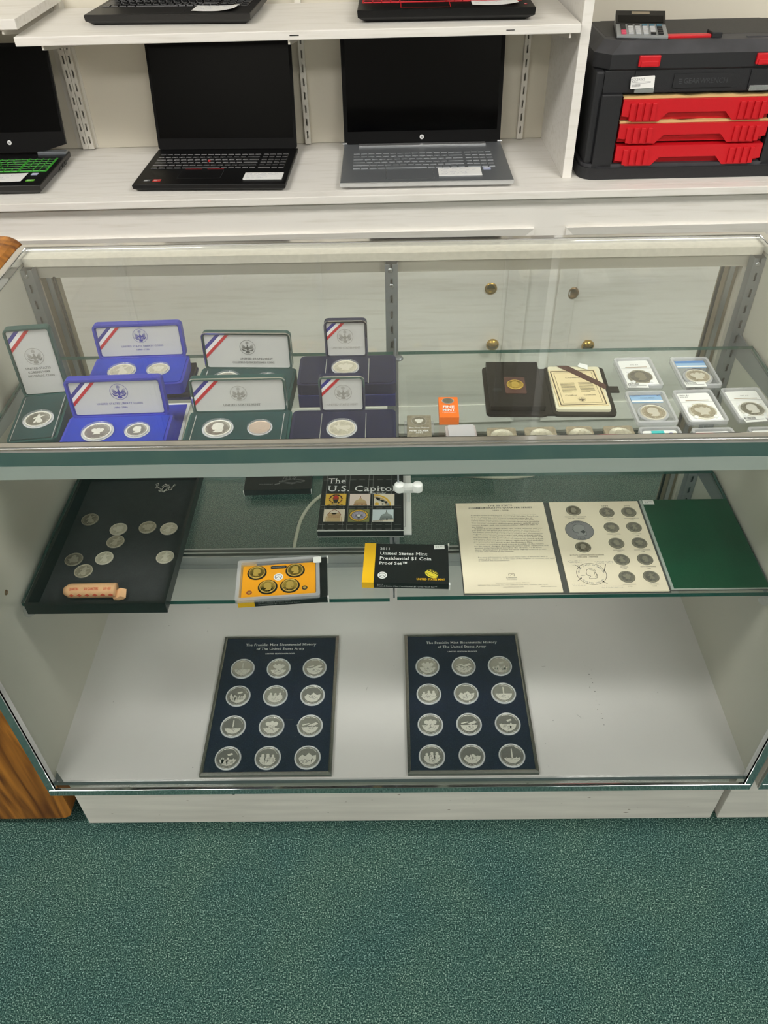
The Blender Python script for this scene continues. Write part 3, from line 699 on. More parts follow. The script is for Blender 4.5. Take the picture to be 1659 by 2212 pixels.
def laptop(name, label, loc, rz, w_, d_, sp):
    t = thing(name, label, 'laptop', loc, R(rz), group='laptops on the wall shelves')
    h = sp.get('h', .018); bm_, dm = sp['body'], sp['deck']
    v = []; cut = sp.get('cut', .012)
    b = MB()
    def ring_(x, ya, yb, z): return [(-x, ya, z), (x, ya, z), (x, yb, z), (-x, yb, z)]
    L = [ring_(w_/2 - cut, cut, d_ - cut*.5, 0), ring_(w_/2 - .001, .001, d_ - .001, h*.45), ring_(w_/2, 0, d_, h - .0015), ring_(w_/2 - .0015, .0015, d_ - .0015, h)]
    for q in L: v += q
    fs = [(3,2,1,0)]
    for k in range(3):
        for i in range(4): fs.append((k*4+i, k*4+(i+1)%4, k*4+4+(i+1)%4, k*4+4+i))
    b.add(v, fs, bm_); b.add(v, [(12,13,14,15)], dm)
    base = b.build('base', t)
    kx = sp.get('kx', w_*.455)
    keyboard(t, -kx + sp.get('kdx', 0), kx + sp.get('kdx', 0), sp['ky'][0], sp['ky'][1], h, sp['key'], sp['edge'], sp.get('well', dm), sp.get('numpad', True))
    x0, x1, y0, y1 = sp['pad']
    p = MB(); p.box(x0, x1, y0, y1, h, h + .0004, sp.get('padm', dm)); pad = p.build('touchpad', t)
    q = MB(); e = sp.get('padedge', 'dim_print'); wd = sp.get('padw', .0007)
    q.line([(x0,y1),(x0,y0),(x1,y0),(x1,y1),(x0,y1)], wd, h + .0007, e); q.build('touchpad_edge', pad)
    # note card
    if 'card' in sp:
        cx0, cx1, cy0, cy1, cr = sp['card']
        c = MB()
        if cr:   # curled sheet
            n = 8; vv = []
            for i in range(n+1):
                s_ = i/n; x = cx0 + (cx1-cx0)*s_; zz = h + .0012 + .010*max(0, s_-.55)**1.6*2.2*cr + .004*max(0, .3-s_)*cr
                vv += [(x, cy0 - .006*max(0, s_-.6), zz), (x, cy1, h + .0012 + (zz-h-.0012)*.5)]
            c.add(vv, [(2*i, 2*i+2, 2*i+3, 2*i+1) for i in range(n)], 'paper', True)
        else: c.box(cx0, cx1, cy0, cy1, h + .0003, h + .0022, 'paper')
        co_ = c.build('note_card', t)
        q = MB(); rn = random.Random(len(label))
        for k in range(4):
            yy = cy1 - (cy1-cy0)*(.24 + .2*k); scribble(q, cx0 + .006, cx1 - (.01 if k < 2 else .035), yy, (cy1-cy0)*.11, h + .0026 + (.0012 if cr else 0), 'pen_blue', .0005, rn)
        q.build('handwriting', co_)
    # screen lid
    hs = sp['hs']; M = Matrix.Translation((0, d_ - sp.get('hin', .006), h + sp.get('hup', .001))) @ Matrix.Rotation(R(90 - sp['lean']), 4, 'X')
    poly = sp.get('lidpoly') or rr(-w_/2 + .002, w_/2 - .002, .0, hs, .006)
    lid = MB().prism(poly, -.007, 0, 'bezel', sp.get('lidedge', bm_)).build('lid', t, M=M)
    bz = sp.get('bez', (.008, .024, .01))
    s_ = MB().box(-w_/2 + bz[0], w_/2 - bz[0], bz[1], hs - bz[2], -.001, .0005, 'screen').build('screen', lid)
    if sp.get('hp'):
        lg = MB().disc(sp['hp'], bz[1]*.5, .0056, .0006, 'white_print', 24); text(lg, 'hp', sp['hp'], bz[1]*.5 - .0016, .0058, .0042, .0009, 'dim_print', 'c', bold=.02, serif=False, shear=.3)
        lg.build('logo', lid)
    if sp.get('hinge'):
        hx0, hx1, hy0, hy1, hm, hz = sp['hinge']
        MB().box(hx0, hx1, hy0, hy1, h - .001, h + hz, hm, c=.001).build('hinge_cover', t)
    for (x, y, a, c_, m_) in sp.get('stickers', ()):
        k = MB().rrect(x, x + a, y, y + c_, .001, h + .0001, h + .0006, m_).build('sticker', t)
        q = MB(); q.rect(x + a*.15, x + a*.85, y + c_*.55, y + c_*.75, h + .0008, 'white_print'); q.rect(x + a*.15, x + a*.6, y + c_*.22, y + c_*.36, h + .0008, 'white_print'); q.build('sticker_print', k)
    if sp.get('extra'): sp['extra'](t, h)
    return t
def tp_extra(t, h):
    MB().lathe([(.003, 0), (.0038, .002), (.003, .0034), (0, .0036)], 'trackpoint_red', n=14).build('pointing_stick', t, M=Matrix.Translation((-.0285, .1585, h + .001)))
    b = MB(); b.box(-.0765, -.035, .0985, .1035, h, h + .0014, 'key_black'); b.rect(-.0765, -.035, .1018, .1035, h + .0016, 'ribbon_red'); b.build('touchpad_button', t)
    b = MB(); b.box(-.022, .0195, .0985, .1035, h, h + .0014, 'key_black'); b.rect(-.022, .0195, .1018, .1035, h + .0016, 'ribbon_red'); b.build('touchpad_button', t)
laptop('laptop', 'black open laptop with red pointing stick and red sticker on the counter', (.1775, 1.2195, .7655), -2.0, .369, .262,
       dict(body='laptop_black', deck='laptop_black', key='key_black', edge='key_black', ky=(.109, .222), pad=(-.0845, .0205, .040, .097), hs=.248, lean=12, padedge='dim_print',
            card=(.078, .172, .030, .073, 0), stickers=((-.163, .020, .017, .014, 'dim_print'), (-.140, .020, .019, .015, 'sticker_red')), bez=(.009, .026, .012), extra=tp_extra))
def hp_extra(t, h):
    for s in (-1, 1): MB().cyl(0, 0, .003, -.006, .006, 'silver_bright', 12).build('hinge_cap', t, M=Matrix.Translation((s*.203, .281, h + .003)) @ Matrix.Rotation(R(90), 4, 'Y'))
laptop('laptop', 'silver grey open laptop with dark screen and white note card on the counter', (.698, 1.212, .7655), 0.3, .413, .288,
       dict(body='silver_bright', deck='laptop_silver', key='key_silver', edge='key_silver', ky=(.092, .214), kx=.176, kdx=-.003, pad=(-.096, .018, .018, .085), padm='laptop_silver', padedge='silver_bright', padw=.0014, hs=.256, lean=9,
            card=(.030, .134, .034, .086, 0), stickers=((.141, .074, .018, .016, 'sticker_intel'),), bez=(.012, .030, .008), hp=-.001, hinge=(-.165, .165, .258, .276, 'silver_bright', .004), cut=.016, extra=hp_extra))
def hg_extra(t, h):
    for s in (-1, 1): MB().box(.105*s - .0, .105*s + .073*s, .224, .243, h - .001, h + .006, 'zinc', c=.001).build('hinge_block', t)
    for k in range(3): MB().box(.1795, .1812, .150 + k*.022, .162 + k*.022, .006, .014, 'black').build('port', t)
laptop('laptop', 'black open gaming laptop with green lit keys on the counter', (-.405, 1.2185, .7655), 0.5, .362, .250,  # key sides and keyboard well have a plain green colour
       dict(body='laptop_dark', deck='laptop_black', h=.023, key='key_black', edge='key_green_edge', well='key_green_edge', ky=(.098, .192), pad=(-.06, .045, .02, .085), hs=.245, lean=12, hup=.004,
            card=(.05, .128, .024, .082, .25), stickers=((.136, .070, .016, .015, 'sticker_intel'), (.137, .028, .02, .012, 'sticker_green')), bez=(.006, .048, .008), hp=.036,
            lidpoly=[(-.11, .0), (.11, .0), (.181, .018), (.181, .245), (-.181, .245), (-.181, .018)], hin=.018, extra=hg_extra))
laptop('laptop', 'black laptop with a curling paper note standing on the upper shelf', (.124, 1.318, 1.094), -3.0, .372, .226,
       dict(body='laptop_dark', deck='laptop_dark', h=.022, key='key_black', edge='key_black', ky=(.088, .190), kdx=-.004, pad=(-.083, .032, .012, .076), hs=.215, lean=0, hin=.012, card=(.050, .148, .022, .085, 1.0), cut=.016, bez=(.008, .022, .008)))
laptop('laptop', 'black laptop with red keys and red touchpad outline on the upper shelf', (.737, 1.290, 1.094), -0.6, .386, .262,
       dict(body='laptop_black', deck='laptop_black', h=.026, key='key_black', edge='key_red_edge', well='key_red_edge', ky=(.082, .185), kdx=-.006, pad=(-.098, .010, .018, .076), padedge='key_red_edge', padw=.0018, hs=.225, lean=0, hin=.012, card=(.058, .158, .026, .078, .8), cut=.020, bez=(.008, .022, .008), stickers=((.172, .034, .006, .008, 'key_red_edge'),)))

# ================================================================== TOOL CHEST AND CALCULATOR
t = thing('tool_chest', 'black plastic tool chest with three red drawers on the counter', 'tool chest', (1.317, 1.268, .7655), R(.5))
b = MB(); b.rrect(-.250, .250, -.012, .268, .035, 0, .026, 'tb_black', 5); b.rrect(-.246, .246, -.008, .264, .033, .026, .034, 'tb_grey', 5); b.build('base', t)
b = MB(); b.rrect(-.240, .240, .022, .262, .02, .034, .233, 'tb_black', 3); b.build('body', t)
for s in (-1, 1):
    x0, x1 = sorted((s*.242, s*.222)); MB().box(x0, x1, .0, .06, .034, .233, 'tb_black', c=.006).build('corner_column', t)
    x0, x1 = sorted((s*.224, s*.176)); MB().box(x0, x1, -.008, .022, .024, .186, 'tb_black', c=.003).build('side_flap', t)
b = MB(); b.box(-.222, .222, .002, .05, .186, .233, 'tb_black', c=.002); b.build('front_panel', t)
def drawer(z0, z1, yo):
    P = [(-.172, z1), (.172, z1), (.172, z0 + .013), (.152, z0 + .010), (.146, z0), (.085, z0), (.066, z0 + .019), (-.066, z0 + .019), (-.085, z0), (-.146, z0), (-.152, z0 + .010), (-.172, z0 + .013)]
    g = MB(); n = len(P); v = [(x, yo, z) for x, z in P] + [(x, yo + .028, z) for x, z in P]
    g.add(v, [list(range(n))[::-1], list(range(n, 2*n))] + [(i, (i+1) % n, n + (i+1) % n, n + i) for i in range(n)], 'tb_red')
    d = g.build('drawer', t)
    MB().box(-.170, .170, yo + .014, yo + .032, z0 + .001, z1 - .004, 'tb_red').build('grip_recess', d)
    for s in (-1, 1):
        for k in range(4):
            x = s*(.100 + .0165*k)
            MB().box(x - .0052, x + .0052, yo - .005, yo + .002, z0 + .003, z1 - .007, 'tb_red', c=.0012).build('rib', d)
drawer(.127, .174, -.006); drawer(.079, .122, -.008); drawer(.030, .075, -.010)
for z, y in ((.1745, .0), (.1225, -.001)):
    g = MB(); n = 14; rn = random.Random(5); P = [(-.172 + .344*i/n, z + rn.uniform(.0025, .006)) for i in range(n+1)]
    v = [(x, y, z) for x, _ in P] + [(x, y, zz) for x, zz in P]; k = n + 1
    v2 = [(x, y + .03, zz) for x, _, zz in v]
    g.add(v + v2, [(i, i+1, k+i+1, k+i) for i in range(n)] + [(k+i, k+i+1, 3*k+i+1, 3*k+i) for i in range(n)], 'card_liner'); g.build('card_liner', t)
for s in (-1, 1):
    x = s*.1295
    MB().box(x - .025, x + .025, -.001, .004, .190, .231, 'tb_black').build('latch_strap', t)
    l = MB(); l.box(x - .0235, x + .0235, -.008, .004, .241, .263, 'tb_red', c=.002); l.box(x - .019, x + .019, -.0105, -.006, .241, .252, 'tb_red', c=.001); lo = l.build('latch', t)
    MB().box(x - .010, x + .010, -.0115, -.0095, .243, .2455, 'tb_red').build('latch_slot', lo)
    MB().box(x - .022, x + .022, -.0035, .002, .1875, .198, 'silver_bright', c=.001).build('latch_catch', t)
def lidring(ins, z):
    c = .032; X, Y0, Y1 = .246 - ins, -.002 + ins, .266 - ins
    return [(-X + c, Y0, z), (X - c, Y0, z), (X, Y0 + c, z), (X, Y1 - c, z), (X - c, Y1, z), (-X + c, Y1, z), (-X, Y1 - c, z), (-X, Y0 + c, z)]
b = MB(); v = []
for ins, z in ((.002, .2335), (.0, .2365), (.0, .265), (.024, .286)): v += lidring(ins, z)
b.add(v, [tuple(range(8))[::-1]] + [(k*8+i, k*8+(i+1)%8, k*8+8+(i+1)%8, k*8+8+i) for k in range(2) for i in range(8)], 'tb_black')
b.add(v, [(16+i, 16+(i+1)%8, 24+(i+1)%8, 24+i) for i in range(8)] + [tuple(range(24, 32))], 'tb_grey'); lid = b.build('lid', t)
MB().box(-.216, .216, .075, .236, .284, .2864, 'tb_black', c=.001).build('lid_top_panel', lid)
MB().box(-.09, .012, .040, .058, .285, .292, 'tb_red', c=.002).build('handle_grip', lid)
MB().box(-.12, -.0895, .036, .064, .285, .290, 'tb_black', c=.002).build('handle_pivot', lid); MB().box(.0115, .034, .036, .075, .285, .297, 'tb_black', c=.002).build('handle_pivot', lid)
for x0, x1 in ((.09, .16),): MB().box(x0, x1, .036, .040, .2855, .288, 'tb_grey').build('lid_rib', lid)
lp = MB().box(-.066, .066, -.0005, .004, .1955, .2245, 'tb_black').build('logo_plate', t)
g = MB(); text(g, 'GEARWRENCH', .006, .0, .098, .0105, 0, 'tb_grey', 'c', bold=.012, serif=False)
for k in range(3): g.flat([(-.056 + .001*k, .0098 - .0042*k), (-.047, .0098 - .0042*k), (-.047, .0074 - .0042*k), (-.054 + .001*k, .0074 - .0042*k)], 0, 'tb_grey')
g.build('lettering', lp, M=Matrix.Translation((0, -.0012, .2045)) @ Matrix.Rotation(R(90), 4, 'X'))
s_ = MB().prism(rr(-.0265, .0265, -.012, .012, .002), 0, .0008, 'paper').build('price_sticker', t, M=Matrix.Translation((-.1365, -.0045, .2095)) @ Matrix.Rotation(R(-3), 4, 'Y') @ Matrix.Rotation(R(84), 4, 'X'))
g = MB(); text(g, '$229.95', -.0245, .0035, .029, .0056, .001, 'ink_grey', 'l', serif=False)
rn = random.Random(3)
for k in range(22): g.rect(-.024 + k*.0009, -.0237 + k*.0009 + .0003*rn.random(), -.008, -.003, .001, 'ink_grey')
for k in range(2): g.rect(-.024, .018, .0006 - .0024*k, .0012 - .0024*k, .001, 'ink_grey')
g.build('price_print', s_)

t = thing('calculator', 'grey desk calculator with black display lying on the tool chest', 'calculator', (1.1735, 1.301, 1.0515), R(-9))
b = MB(); w_ = .055
prof = [(0, 0), (0, .006), (.004, .008), (.080, .015), (.124, .034), (.128, .031), (.128, 0)]
def wedge(mb, xs, prof, m):
    n = len(prof); v = [(-xs, y, z) for y, z in prof] + [(xs, y, z) for y, z in prof]
    mb.add(v, [tuple(range(n)), tuple(range(2*n-1, n-1, -1))] + [(i, n+i, n+(i+1)%n, (i+1)%n) for i in range(n)], m)
wedge(b, w_, prof, 'calc_grey'); wedge(b, w_ + .001, [(.0, 0), (.0, .003), (.128, .005), (.128, 0)], 'tb_dark'); b.build('body', t)
tilt = math.atan2(.019, .044)
d = MB().box(-w_, w_, 0, .046, 0, .0012, 'black').build('display_bezel', t, M=Matrix.Translation((0, .081, .0154)) @ Matrix.Rotation(tilt, 4, 'X'))
MB().box(-.05, .05, .004, .028, .0012, .0018, 'screen').build('display', d)
MB().box(-.02, .02, .033, .042, .0012, .0018, 'channel_brown').build('solar_cell', d)
k0 = Matrix.Translation((0, .004, .0080)) @ Matrix.Rotation(math.atan2(.007, .076), 4, 'X')
for r in range(5):
    for c in range(6):
        m_ = 'calc_key_white'
        if r == 0: m_ = 'tb_dark' if c < 3 else 'calc_key_blue'
        elif c == 0: m_ = 'calc_key_pink' if r >= 3 else 'tb_dark'
        elif c == 5 or (c == 4 and r == 4): m_ = 'tb_dark'
        MB().box(-.0055, .0055, -.0045, .0045, 0, .003, m_, c=.0008).build('key', t, M=k0 @ Matrix.Translation((-.040 + c*.016, 0.066 - r*.0142, 0)))

# ================================================================== PRESENTATION BOXES ON THE UPPER SHELF
def capsule(parent, x, y, z, rc, rcoin, mb_coin):
    c = MB().lathe([(rcoin*1.02, .0005), (rcoin*1.02, .0022), (rc*.93, .0042), (rc*.98, .0036), (rc, .002), (rc, 0)], 'clear_plastic', n=40)
    c.ring(0, 0, rcoin*1.0, rc*.97, .0006, 'capsule_ring', 40)
    o = c.build('capsule', parent, (x, y, z))
    place('coin', mb_coin.mesh('coin'), o, (0, 0, .0004), 0)
    return o
def coin_case(label, loc, rz, w_, d_, h, lw, lh, sp):
    t = thing('presentation_box', label, 'coin box', loc, R(rz), group='presentation boxes on the upper glass shelf')
    out, vel = sp['out'], sp['vel']
    b = MB(); b.rrect(-w_/2, w_/2, -d_/2, d_/2, .008, 0, h*.93, out); b.build('base', t)
    MB().rrect(-w_/2 + .004, w_/2 - .004, -d_/2 + .004, d_/2 - .003, .007, h*.9, h, vel).build('velvet_tray', t)
    for x in sp.get('lines', ()):
        MB().box(x - .0006, x + .0006, -d_/2 + .001, d_/2 - .012, h - .001, h + .0008, 'silver_bright').build('metal_piping', t)
    for x, y, rc, rcn, cm in sp['coins']: capsule(t, x, y, h, rc, rcn, cm)
    M = Matrix.Translation((sp.get('lx', 0), d_/2 - .004, h - .002)) @ Matrix.Rotation(R(90 - sp.get('lean', 5)), 4, 'X')
    L = MB(); L.rrect(-lw/2, lw/2, 0, lh, .007, -.010, 0, out); lid = L.build('lid', t, M=M)
    e = sp.get('border', .004)
    # raised rim of the lid
    g = MB(); A = rr(-lw/2, lw/2, 0, lh, .007); B = rr(-lw/2 + e*.55, lw/2 - e*.55, e*.55, lh - e*.55, .005)
    n = len(A); v = [(x, y, 0) for x, y in A] + [(x, y, .003) for x, y in A] + [(x, y, .003) for x, y in B] + [(x, y, 0) for x, y in B]
    g.add(v, [(k*n+i, k*n+(i+1)%n, (k+1)*n+(i+1)%n, (k+1)*n+i) for k in range(3) for i in range(n)], sp.get('rim', out)); g.build('lid_rim', lid)
    x0, x1, y0, y1 = -lw/2 + e, lw/2 - e, e, lh - e
    MB().rrect(x0, x1, y0, y1, .003, -.001, .0006, sp.get('satin', 'satin')).build('satin_lining', lid)
    for c0, c1, m_ in sp['ribbon']:
        MB().prism([(x0 + c0, y1), (x0 + c1, y1), (x0, y1 - c1), (x0, y1 - c0)], .0006, .0010, m_).build('ribbon_stripe', lid)
    sx, sy, sr, sm = sp['seal']
    q = MB(); seal(q, x0 + (x1-x0)*sx, y1 - (y1-y0)*sy, sr, .0009, sm); q.build('eagle_seal', lid)
    q = MB()
    for s, fx, fy, wd, cap in sp['text']: text(q, s, x0 + (x1-x0)*fx, y1 - (y1-y0)*fy, wd, cap, .0009, sp.get('ink', sm), 'c')
    q.build('lettering', lid)
    return t
def C(r, m, d, **k): return coin_mb(r, .0022, m, d, **k)
RB = lambda a, s: ((a, a+s, 'ribbon_blue'), (a+s, a+2*s, 'ribbon_white'), (a+2*s, a+2.9*s, 'ribbon_red'))
coin_case('dark green box with a tall lid for the Korean War memorial coin', (.0925, .2500, ZU), 7, .070, .122, .027, .066, .110,
          dict(out='case_green', vel='velvet_green', rim='case_green', lines=(-.029, .029), lean=3, coins=((.001, -.012, .0225, .019, C(.019, 'coin_silver', [(LIBERTY, 0, 0, .7, 0)])),),
               ribbon=RB(.012, .0072), seal=(.50, .40, .0135, 'seal_grey'), text=(('UNITED STATES', .5, .605, .036, .0034), ('KOREAN WAR', .5, .665, .032, .0034), ('MEMORIAL COIN', .52, .725, .038, .0034)), ink='seal_dark'))
t = thing('certificate_card', 'blue card with white edge lying under the front blue box', 'card', (.217, .232, ZU), R(2))
MB().box(-.089, .084, -.085, .080, 0, .0016, 'paper').build('sheet', t); MB().rect(-.083, .0795, -.080, .076, .0018, 'case_blue').build('blue_print', t)
LT = (('UNITED STATES LIBERTY COINS', .52, .70, .066, .0030), ('1886–1986', .52, .82, .020, .0026))
coin_case('blue two-coin box for Liberty coins standing on a blue card', (.2145, .2080, ZU + .0018), 2, .150, .088, .024, .138, .063,
          dict(out='case_blue', vel='velvet_blue', border=.0055, coins=((-.025, .000, .0235, .020, C(.020, 'coin_frost', [(EAGLE, 0, 0, .6, 0)], field='coin_silver')), (.031, .000, .0185, .0155, C(.0155, 'coin_frost', [(BUST, 0, 0, .7, 0)], field='coin_silver'))),
               ribbon=RB(.018, .0068), seal=(.54, .31, .0128, 'seal_blue'), text=LT, lean=4))
t = thing('carton', 'flat dark blue carton under the back Liberty coin box', 'box', (.2165, .368, ZU), R(2))
b = MB(); b.box(-.0765, .0765, -.044, .044, 0, .013, 'carton_dark', c=.001); b.build('body', t); MB().box(-.075, .078, -.0448, .043, 0, .0045, 'carton_navy').build('sleeve', t)
coin_case('blue two-coin box for Liberty coins on top of a blue carton', (.2135, .362, ZU + .013), 2, .148, .084, .020, .138, .059,
          dict(out='case_blue', vel='velvet_blue', border=.0055, coins=((-.025, -.004, .0225, .0195, C(.0195, 'coin_worn_light', [(LIBERTY, 0, 0, .8, .2)])), (.031, -.002, .0185, .0155, C(.0155, 'coin_worn_light', [(EAGLE, 0, 0, .8, 0)]))),
               ribbon=RB(.017, .0068), seal=(.52, .31, .0115, 'seal_blue'), text=LT, satin='satin', lean=5))
coin_case('dark green two-coin box with plain United States Mint lid in front', (.3875, .2155, ZU), .5, .150, .090, .024, .138, .057,
          dict(out='case_green', vel='velvet_green', rim='chrome', lines=(-.064, .064), coins=((-.028, -.002, .0230, .0195, C(.0195, 'coin_frost', [(BUST, 0, 0, .8, 0)], field='coin_silver')), (.032, -.002, .0185, .0155, C(.0155, 'coin_pink', [(EAGLE, 0, 0, .7, 0)]))),
               ribbon=RB(.018, .0072), seal=(.50, .42, .0122, 'seal_grey'), text=(('UNITED STATES MINT', .52, .84, .054, .0036),), ink='seal_dark', lean=4))
coin_case('dark green two-coin box for Columbus quincentenary coins at the back', (.3820, .332, ZU), -2.5, .150, .096, .024, .138, .062,
          dict(out='case_green', vel='velvet_green', rim='chrome', lines=(-.064,), coins=((-.030, .010, .0225, .0195, C(.0195, 'coin_silver', [(EAGLE, 0, 0, .7, 0)])), (.032, .010, .0185, .0155, C(.0155, 'coin_silver', [(BUST, 0, 0, .7, 0)]))),
               ribbon=RB(.018, .0072), seal=(.51, .37, .0122, 'seal_dark'), satin='satin',
               text=(('UNITED STATES MINT', .60, .76, .052, .0034), ('COLUMBUS QUINCENTENARY COINS', .56, .87, .066, .0032)), ink='ink', lean=5))
coin_case('wide navy box with narrow United States Mint lid in front', (.5385, .2120, ZU), 0, .150, .094, .024, .066, .058,
          dict(out='case_navy', vel='velvet_navy', rim='chrome', lines=(-.032, .032), lx=-.002, coins=((-.002, -.003, .0225, .0192, C(.0192, 'coin_worn_light', [(LIBERTY, 0, 0, .8, 1.2)])),),
               ribbon=RB(.009, .0064), seal=(.53, .44, .0125, 'seal_grey'), text=(('UNITED STATES MINT', .5, .86, .044, .0032),), ink='seal_grey', lean=4))
t = thing('carton', 'flat navy carton under the back navy box', 'box', (.5405, .343, ZU), 0)
b = MB(); b.box(-.0735, .0735, -.0435, .043, 0, .021, 'carton_navy', c=.001); b.build('body', t)
coin_case('wide navy box with narrow United States Mint lid on a navy carton', (.5405, .343, ZU + .021), 0, .149, .084, .019, .066, .062,
          dict(out='case_navy', vel='velvet_navy', rim='chrome', lines=(-.033, .033), lx=-.002, coins=((-.003, .003, .0218, .0190, C(.0190, 'coin_worn_light', [(EAGLE, 0, 0, .8, 0)])),),
               ribbon=RB(.009, .0064), seal=(.48, .41, .0125, 'seal_grey'), text=(('UNITED STATES MINT', .49, .79, .044, .0034),), ink='seal_grey', lean=3))

# ================================================================== RIGHT HALF OF THE UPPER SHELF
def slab(label, loc, rz, kind, coinm, lines=(), sticker=None, design=BUST, coinr=.0190, group='slabbed silver dollars on the upper shelf'):
    t = thing('coin_holder', label, 'graded coin', loc, R(rz), group=group)
    w_, h = (.059, .084) if kind != 'pcgs' else (.060, .083)
    b = MB(); b.rrect(-w_/2, w_/2, -h/2, h/2, .005, 0, .003, 'clear_plastic'); 
    e = .0035; A = rr(-w_/2, w_/2, -h/2, h/2, .005); B = rr(-w_/2 + e, w_/2 - e, -h/2 + e, h/2 - e, .004); n = len(A)
    v = [(x, y, .003) for x, y in A] + [(x, y, .0085) for x, y in A] + [(x, y, .0085) for x, y in B] + [(x, y, .003) for x, y in B]
    b.add(v, [(k*n+i, k*n+(i+1)%n, (k+1)*n+(i+1)%n, (k+1)*n+i) for k in range(3) for i in range(n)], 'frost_plastic')
    b.build('holder', t)
    cy = -.013 if kind != 'back' else -.012
    if kind in ('ngc', 'back'):
        i_ = MB().rrect(-w_/2 + .005, w_/2 - .005, -h/2 + .005, h/2 - .005, .004, .003, .0052, 'paper').build('white_insert', t)
        q = MB(); q.rect(-w_/2 + .0055, w_/2 - .0055, .0128, .0134, .0055, 'ink_grey')
        if kind == 'ngc':
            q.rect(-.016, .019, .0160, .0178, .0055, 'label_brown')
        else:
            for k, (c0, m_) in enumerate(((.030, 'label_gold'), (.027, 't_olive'), (.023, 'label_gold'), (.019, 'white_print'))): q.rect(-.021, .023, c0 - .0034, c0, .0055 + .0001*k, m_)
            q.rect(-.012, .006, .026, .0355, .0060, 'label_cyan'); q.ring(.015, .0275, .0018, .0028, .0062, 'seal_blue', 16)
        q.build('label_print', i_)
        for a in (45, 135, 225, 315):
            MB().box(-.003, .003, -.0028, .0028, .005, .0078, 'white_print', c=.0008).build('prong', i_, M=Matrix.Translation((.0205*math.cos(R(a)), cy + .0205*math.sin(R(a)), 0)) @ Matrix.Rotation(R(a), 4, 'Z'))
    else:
        i_ = MB().box(-w_/2 + .0065, w_/2 - .0065, .017, h/2 - .006, .003, .0045, 'label_blue').build('blue_label', t)
        q = MB(); q.rect(-w_/2 + .0065, w_/2 - .0065, h/2 - (.0075 if lines else .012), h/2 - .006, .0047, 'label_blue_dark'); q.rect(-w_/2 + .0065, w_/2 - .0065, .017, .0215, .0047, 'white_print')
        q.build('label_band', i_)
        c = MB().lathe([(.0205, .003), (.0225, .003), (.0225, .0062), (.0205, .0062)], 'frost_plastic', 0, cy, 36); c.build('coin_ring', t)
        MB().box(-.024, .024, -h/2 + .006, -h/2 + .0075, .003, .006, 'frost_plastic').build('holder_rib', t)
    if lines:
        q = MB()
        for s, x, y, wd, cap in lines: text(q, s, x, y, wd, cap, .0058, 'ink', 'l', serif=False)
        q.build('lettering', t)
    place('coin', coin_mb(coinr, .0026, coinm, [(design, 0, 0, .8, 0)], ticks=46).mesh('coin'), t, (0, cy, .0050))
    if sticker:
        dx, dy, rot, num = sticker
        s_ = MB().box(-.016, .016, -.0065, .0065, 0, .0006, 'paper').build('price_sticker', t, M=Matrix.Translation((dx, dy, .0088)) @ Matrix.Rotation(R(rot), 4, 'Z'))
        q = MB(); rn = random.Random(int(dx*1e5) + 3)
        for k in range(14): q.rect(-.0145 + k*.0012, -.0145 + k*.0012 + rn.choice((.0003, .0006, .0008)), .0005, .0055, .0008, 'ink')
        if num: text(q, num, -.0145, -.0058, .012, .0026, .0008, 'ink', 'l', serif=False)
        q.rect(-.0145, .013, -.0022, -.0008, .0008, 'ink_grey'); q.build('barcode', s_)
slab('white slabbed dollar with a barcode sticker numbered 72250', (.9985, .3745, ZU), 1.5, 'ngc', 'coin_tarnish', (('MS 63', -.006, .0225, .012, .0022),), (-.012, -.041, -4, '72250'))
slab('blue labelled slabbed dollar with toned coin and barcode sticker', (1.0885, .3735, ZU), 0, 'pcgs', 'coin_toned', (), (-.012, -.040, 2, None), EAGLE)
slab('blue labelled slabbed dollar marked 1882-O lying before the 72250 slab', (.9945, .2768, ZU), .5, 'pcgs', 'coin_toned', (('1882-O', -.021, .0318, .013, .0022), ('$1', .017, .0318, .004, .0022), ('PCGS MS63', -.009, .0255, .021, .0022)), None)
slab('white slabbed dollar with large toned coin and white prongs, no sticker', (1.0675, .2780, ZU), 2, 'ngc', 'coin_toned', (('1896 $1', -.021, .0300, .014, .0022), ('MS 63', -.021, .0250, .011, .0022)), None, EAGLE, .0200)
slab('white slabbed dollar with barcode sticker beside the end of the case', (1.1415, .2815, ZU), 2, 'ngc', 'coin_silver', (('MS 63', -.004, .0225, .012, .0022),), (-.008, -.042, 3, None))
slab('slab with gold and cyan hologram label at the shelf front', (.9925, .1830, ZU), 1, 'back', 'coin_toned')
slab('white slab partly hidden by the front rail, before the toned dollar', (1.0670, .1790, ZU), 1, 'ngc', 'coin_silver')
slab('white slab partly hidden by the front rail at the shelf corner', (1.1480, .1800, ZU), 2, 'ngc', 'coin_tarnish')

t = thing('coin_folder', 'open black coin wallet with a gold coin and certificate', 'coin wallet', (.8475, .331, ZU), R(-2.0))
b = MB(); b.rrect(-.096, -.004, -.067, .067, .008, 0, .004, 'wallet_black'); b.box(-.006, .006, -.064, .064, 0, .003, 'wallet_black'); b.build('cover', t)
MB().rrect(.003, .097, -.066, .068, .008, 0, .004, 'wallet_black').build('cover', t)
b = MB(); b.box(-.090, -.008, -.056, .070, .004, .012, 'wallet_black', c=.001); b.build('coin_tray', t)
w2 = MB().rrect(-.0650, -.0330, -.022, .024, .002, .012, .0128, 'ribbon_brown').build('window', t)
cg = coin_mb(.0130, .0014, 'coin_gold', [(HEADR, 0, 0, .82, 0)], field='gold_field', ticks=34); cg.build('gold_coin', t, (-.0490, .001, .0128))
g = MB(); 
for k in range(3): g.rect(-.084, -.070, -.016 + k*.0032, -.0145 + k*.0032, .0123, 'dim_print')
g.build('worn_print', t)
MB().rrect(.008, .089, -.058, .062, .004, .004, .0085, 'wallet_cream').build('cream_pad', t)
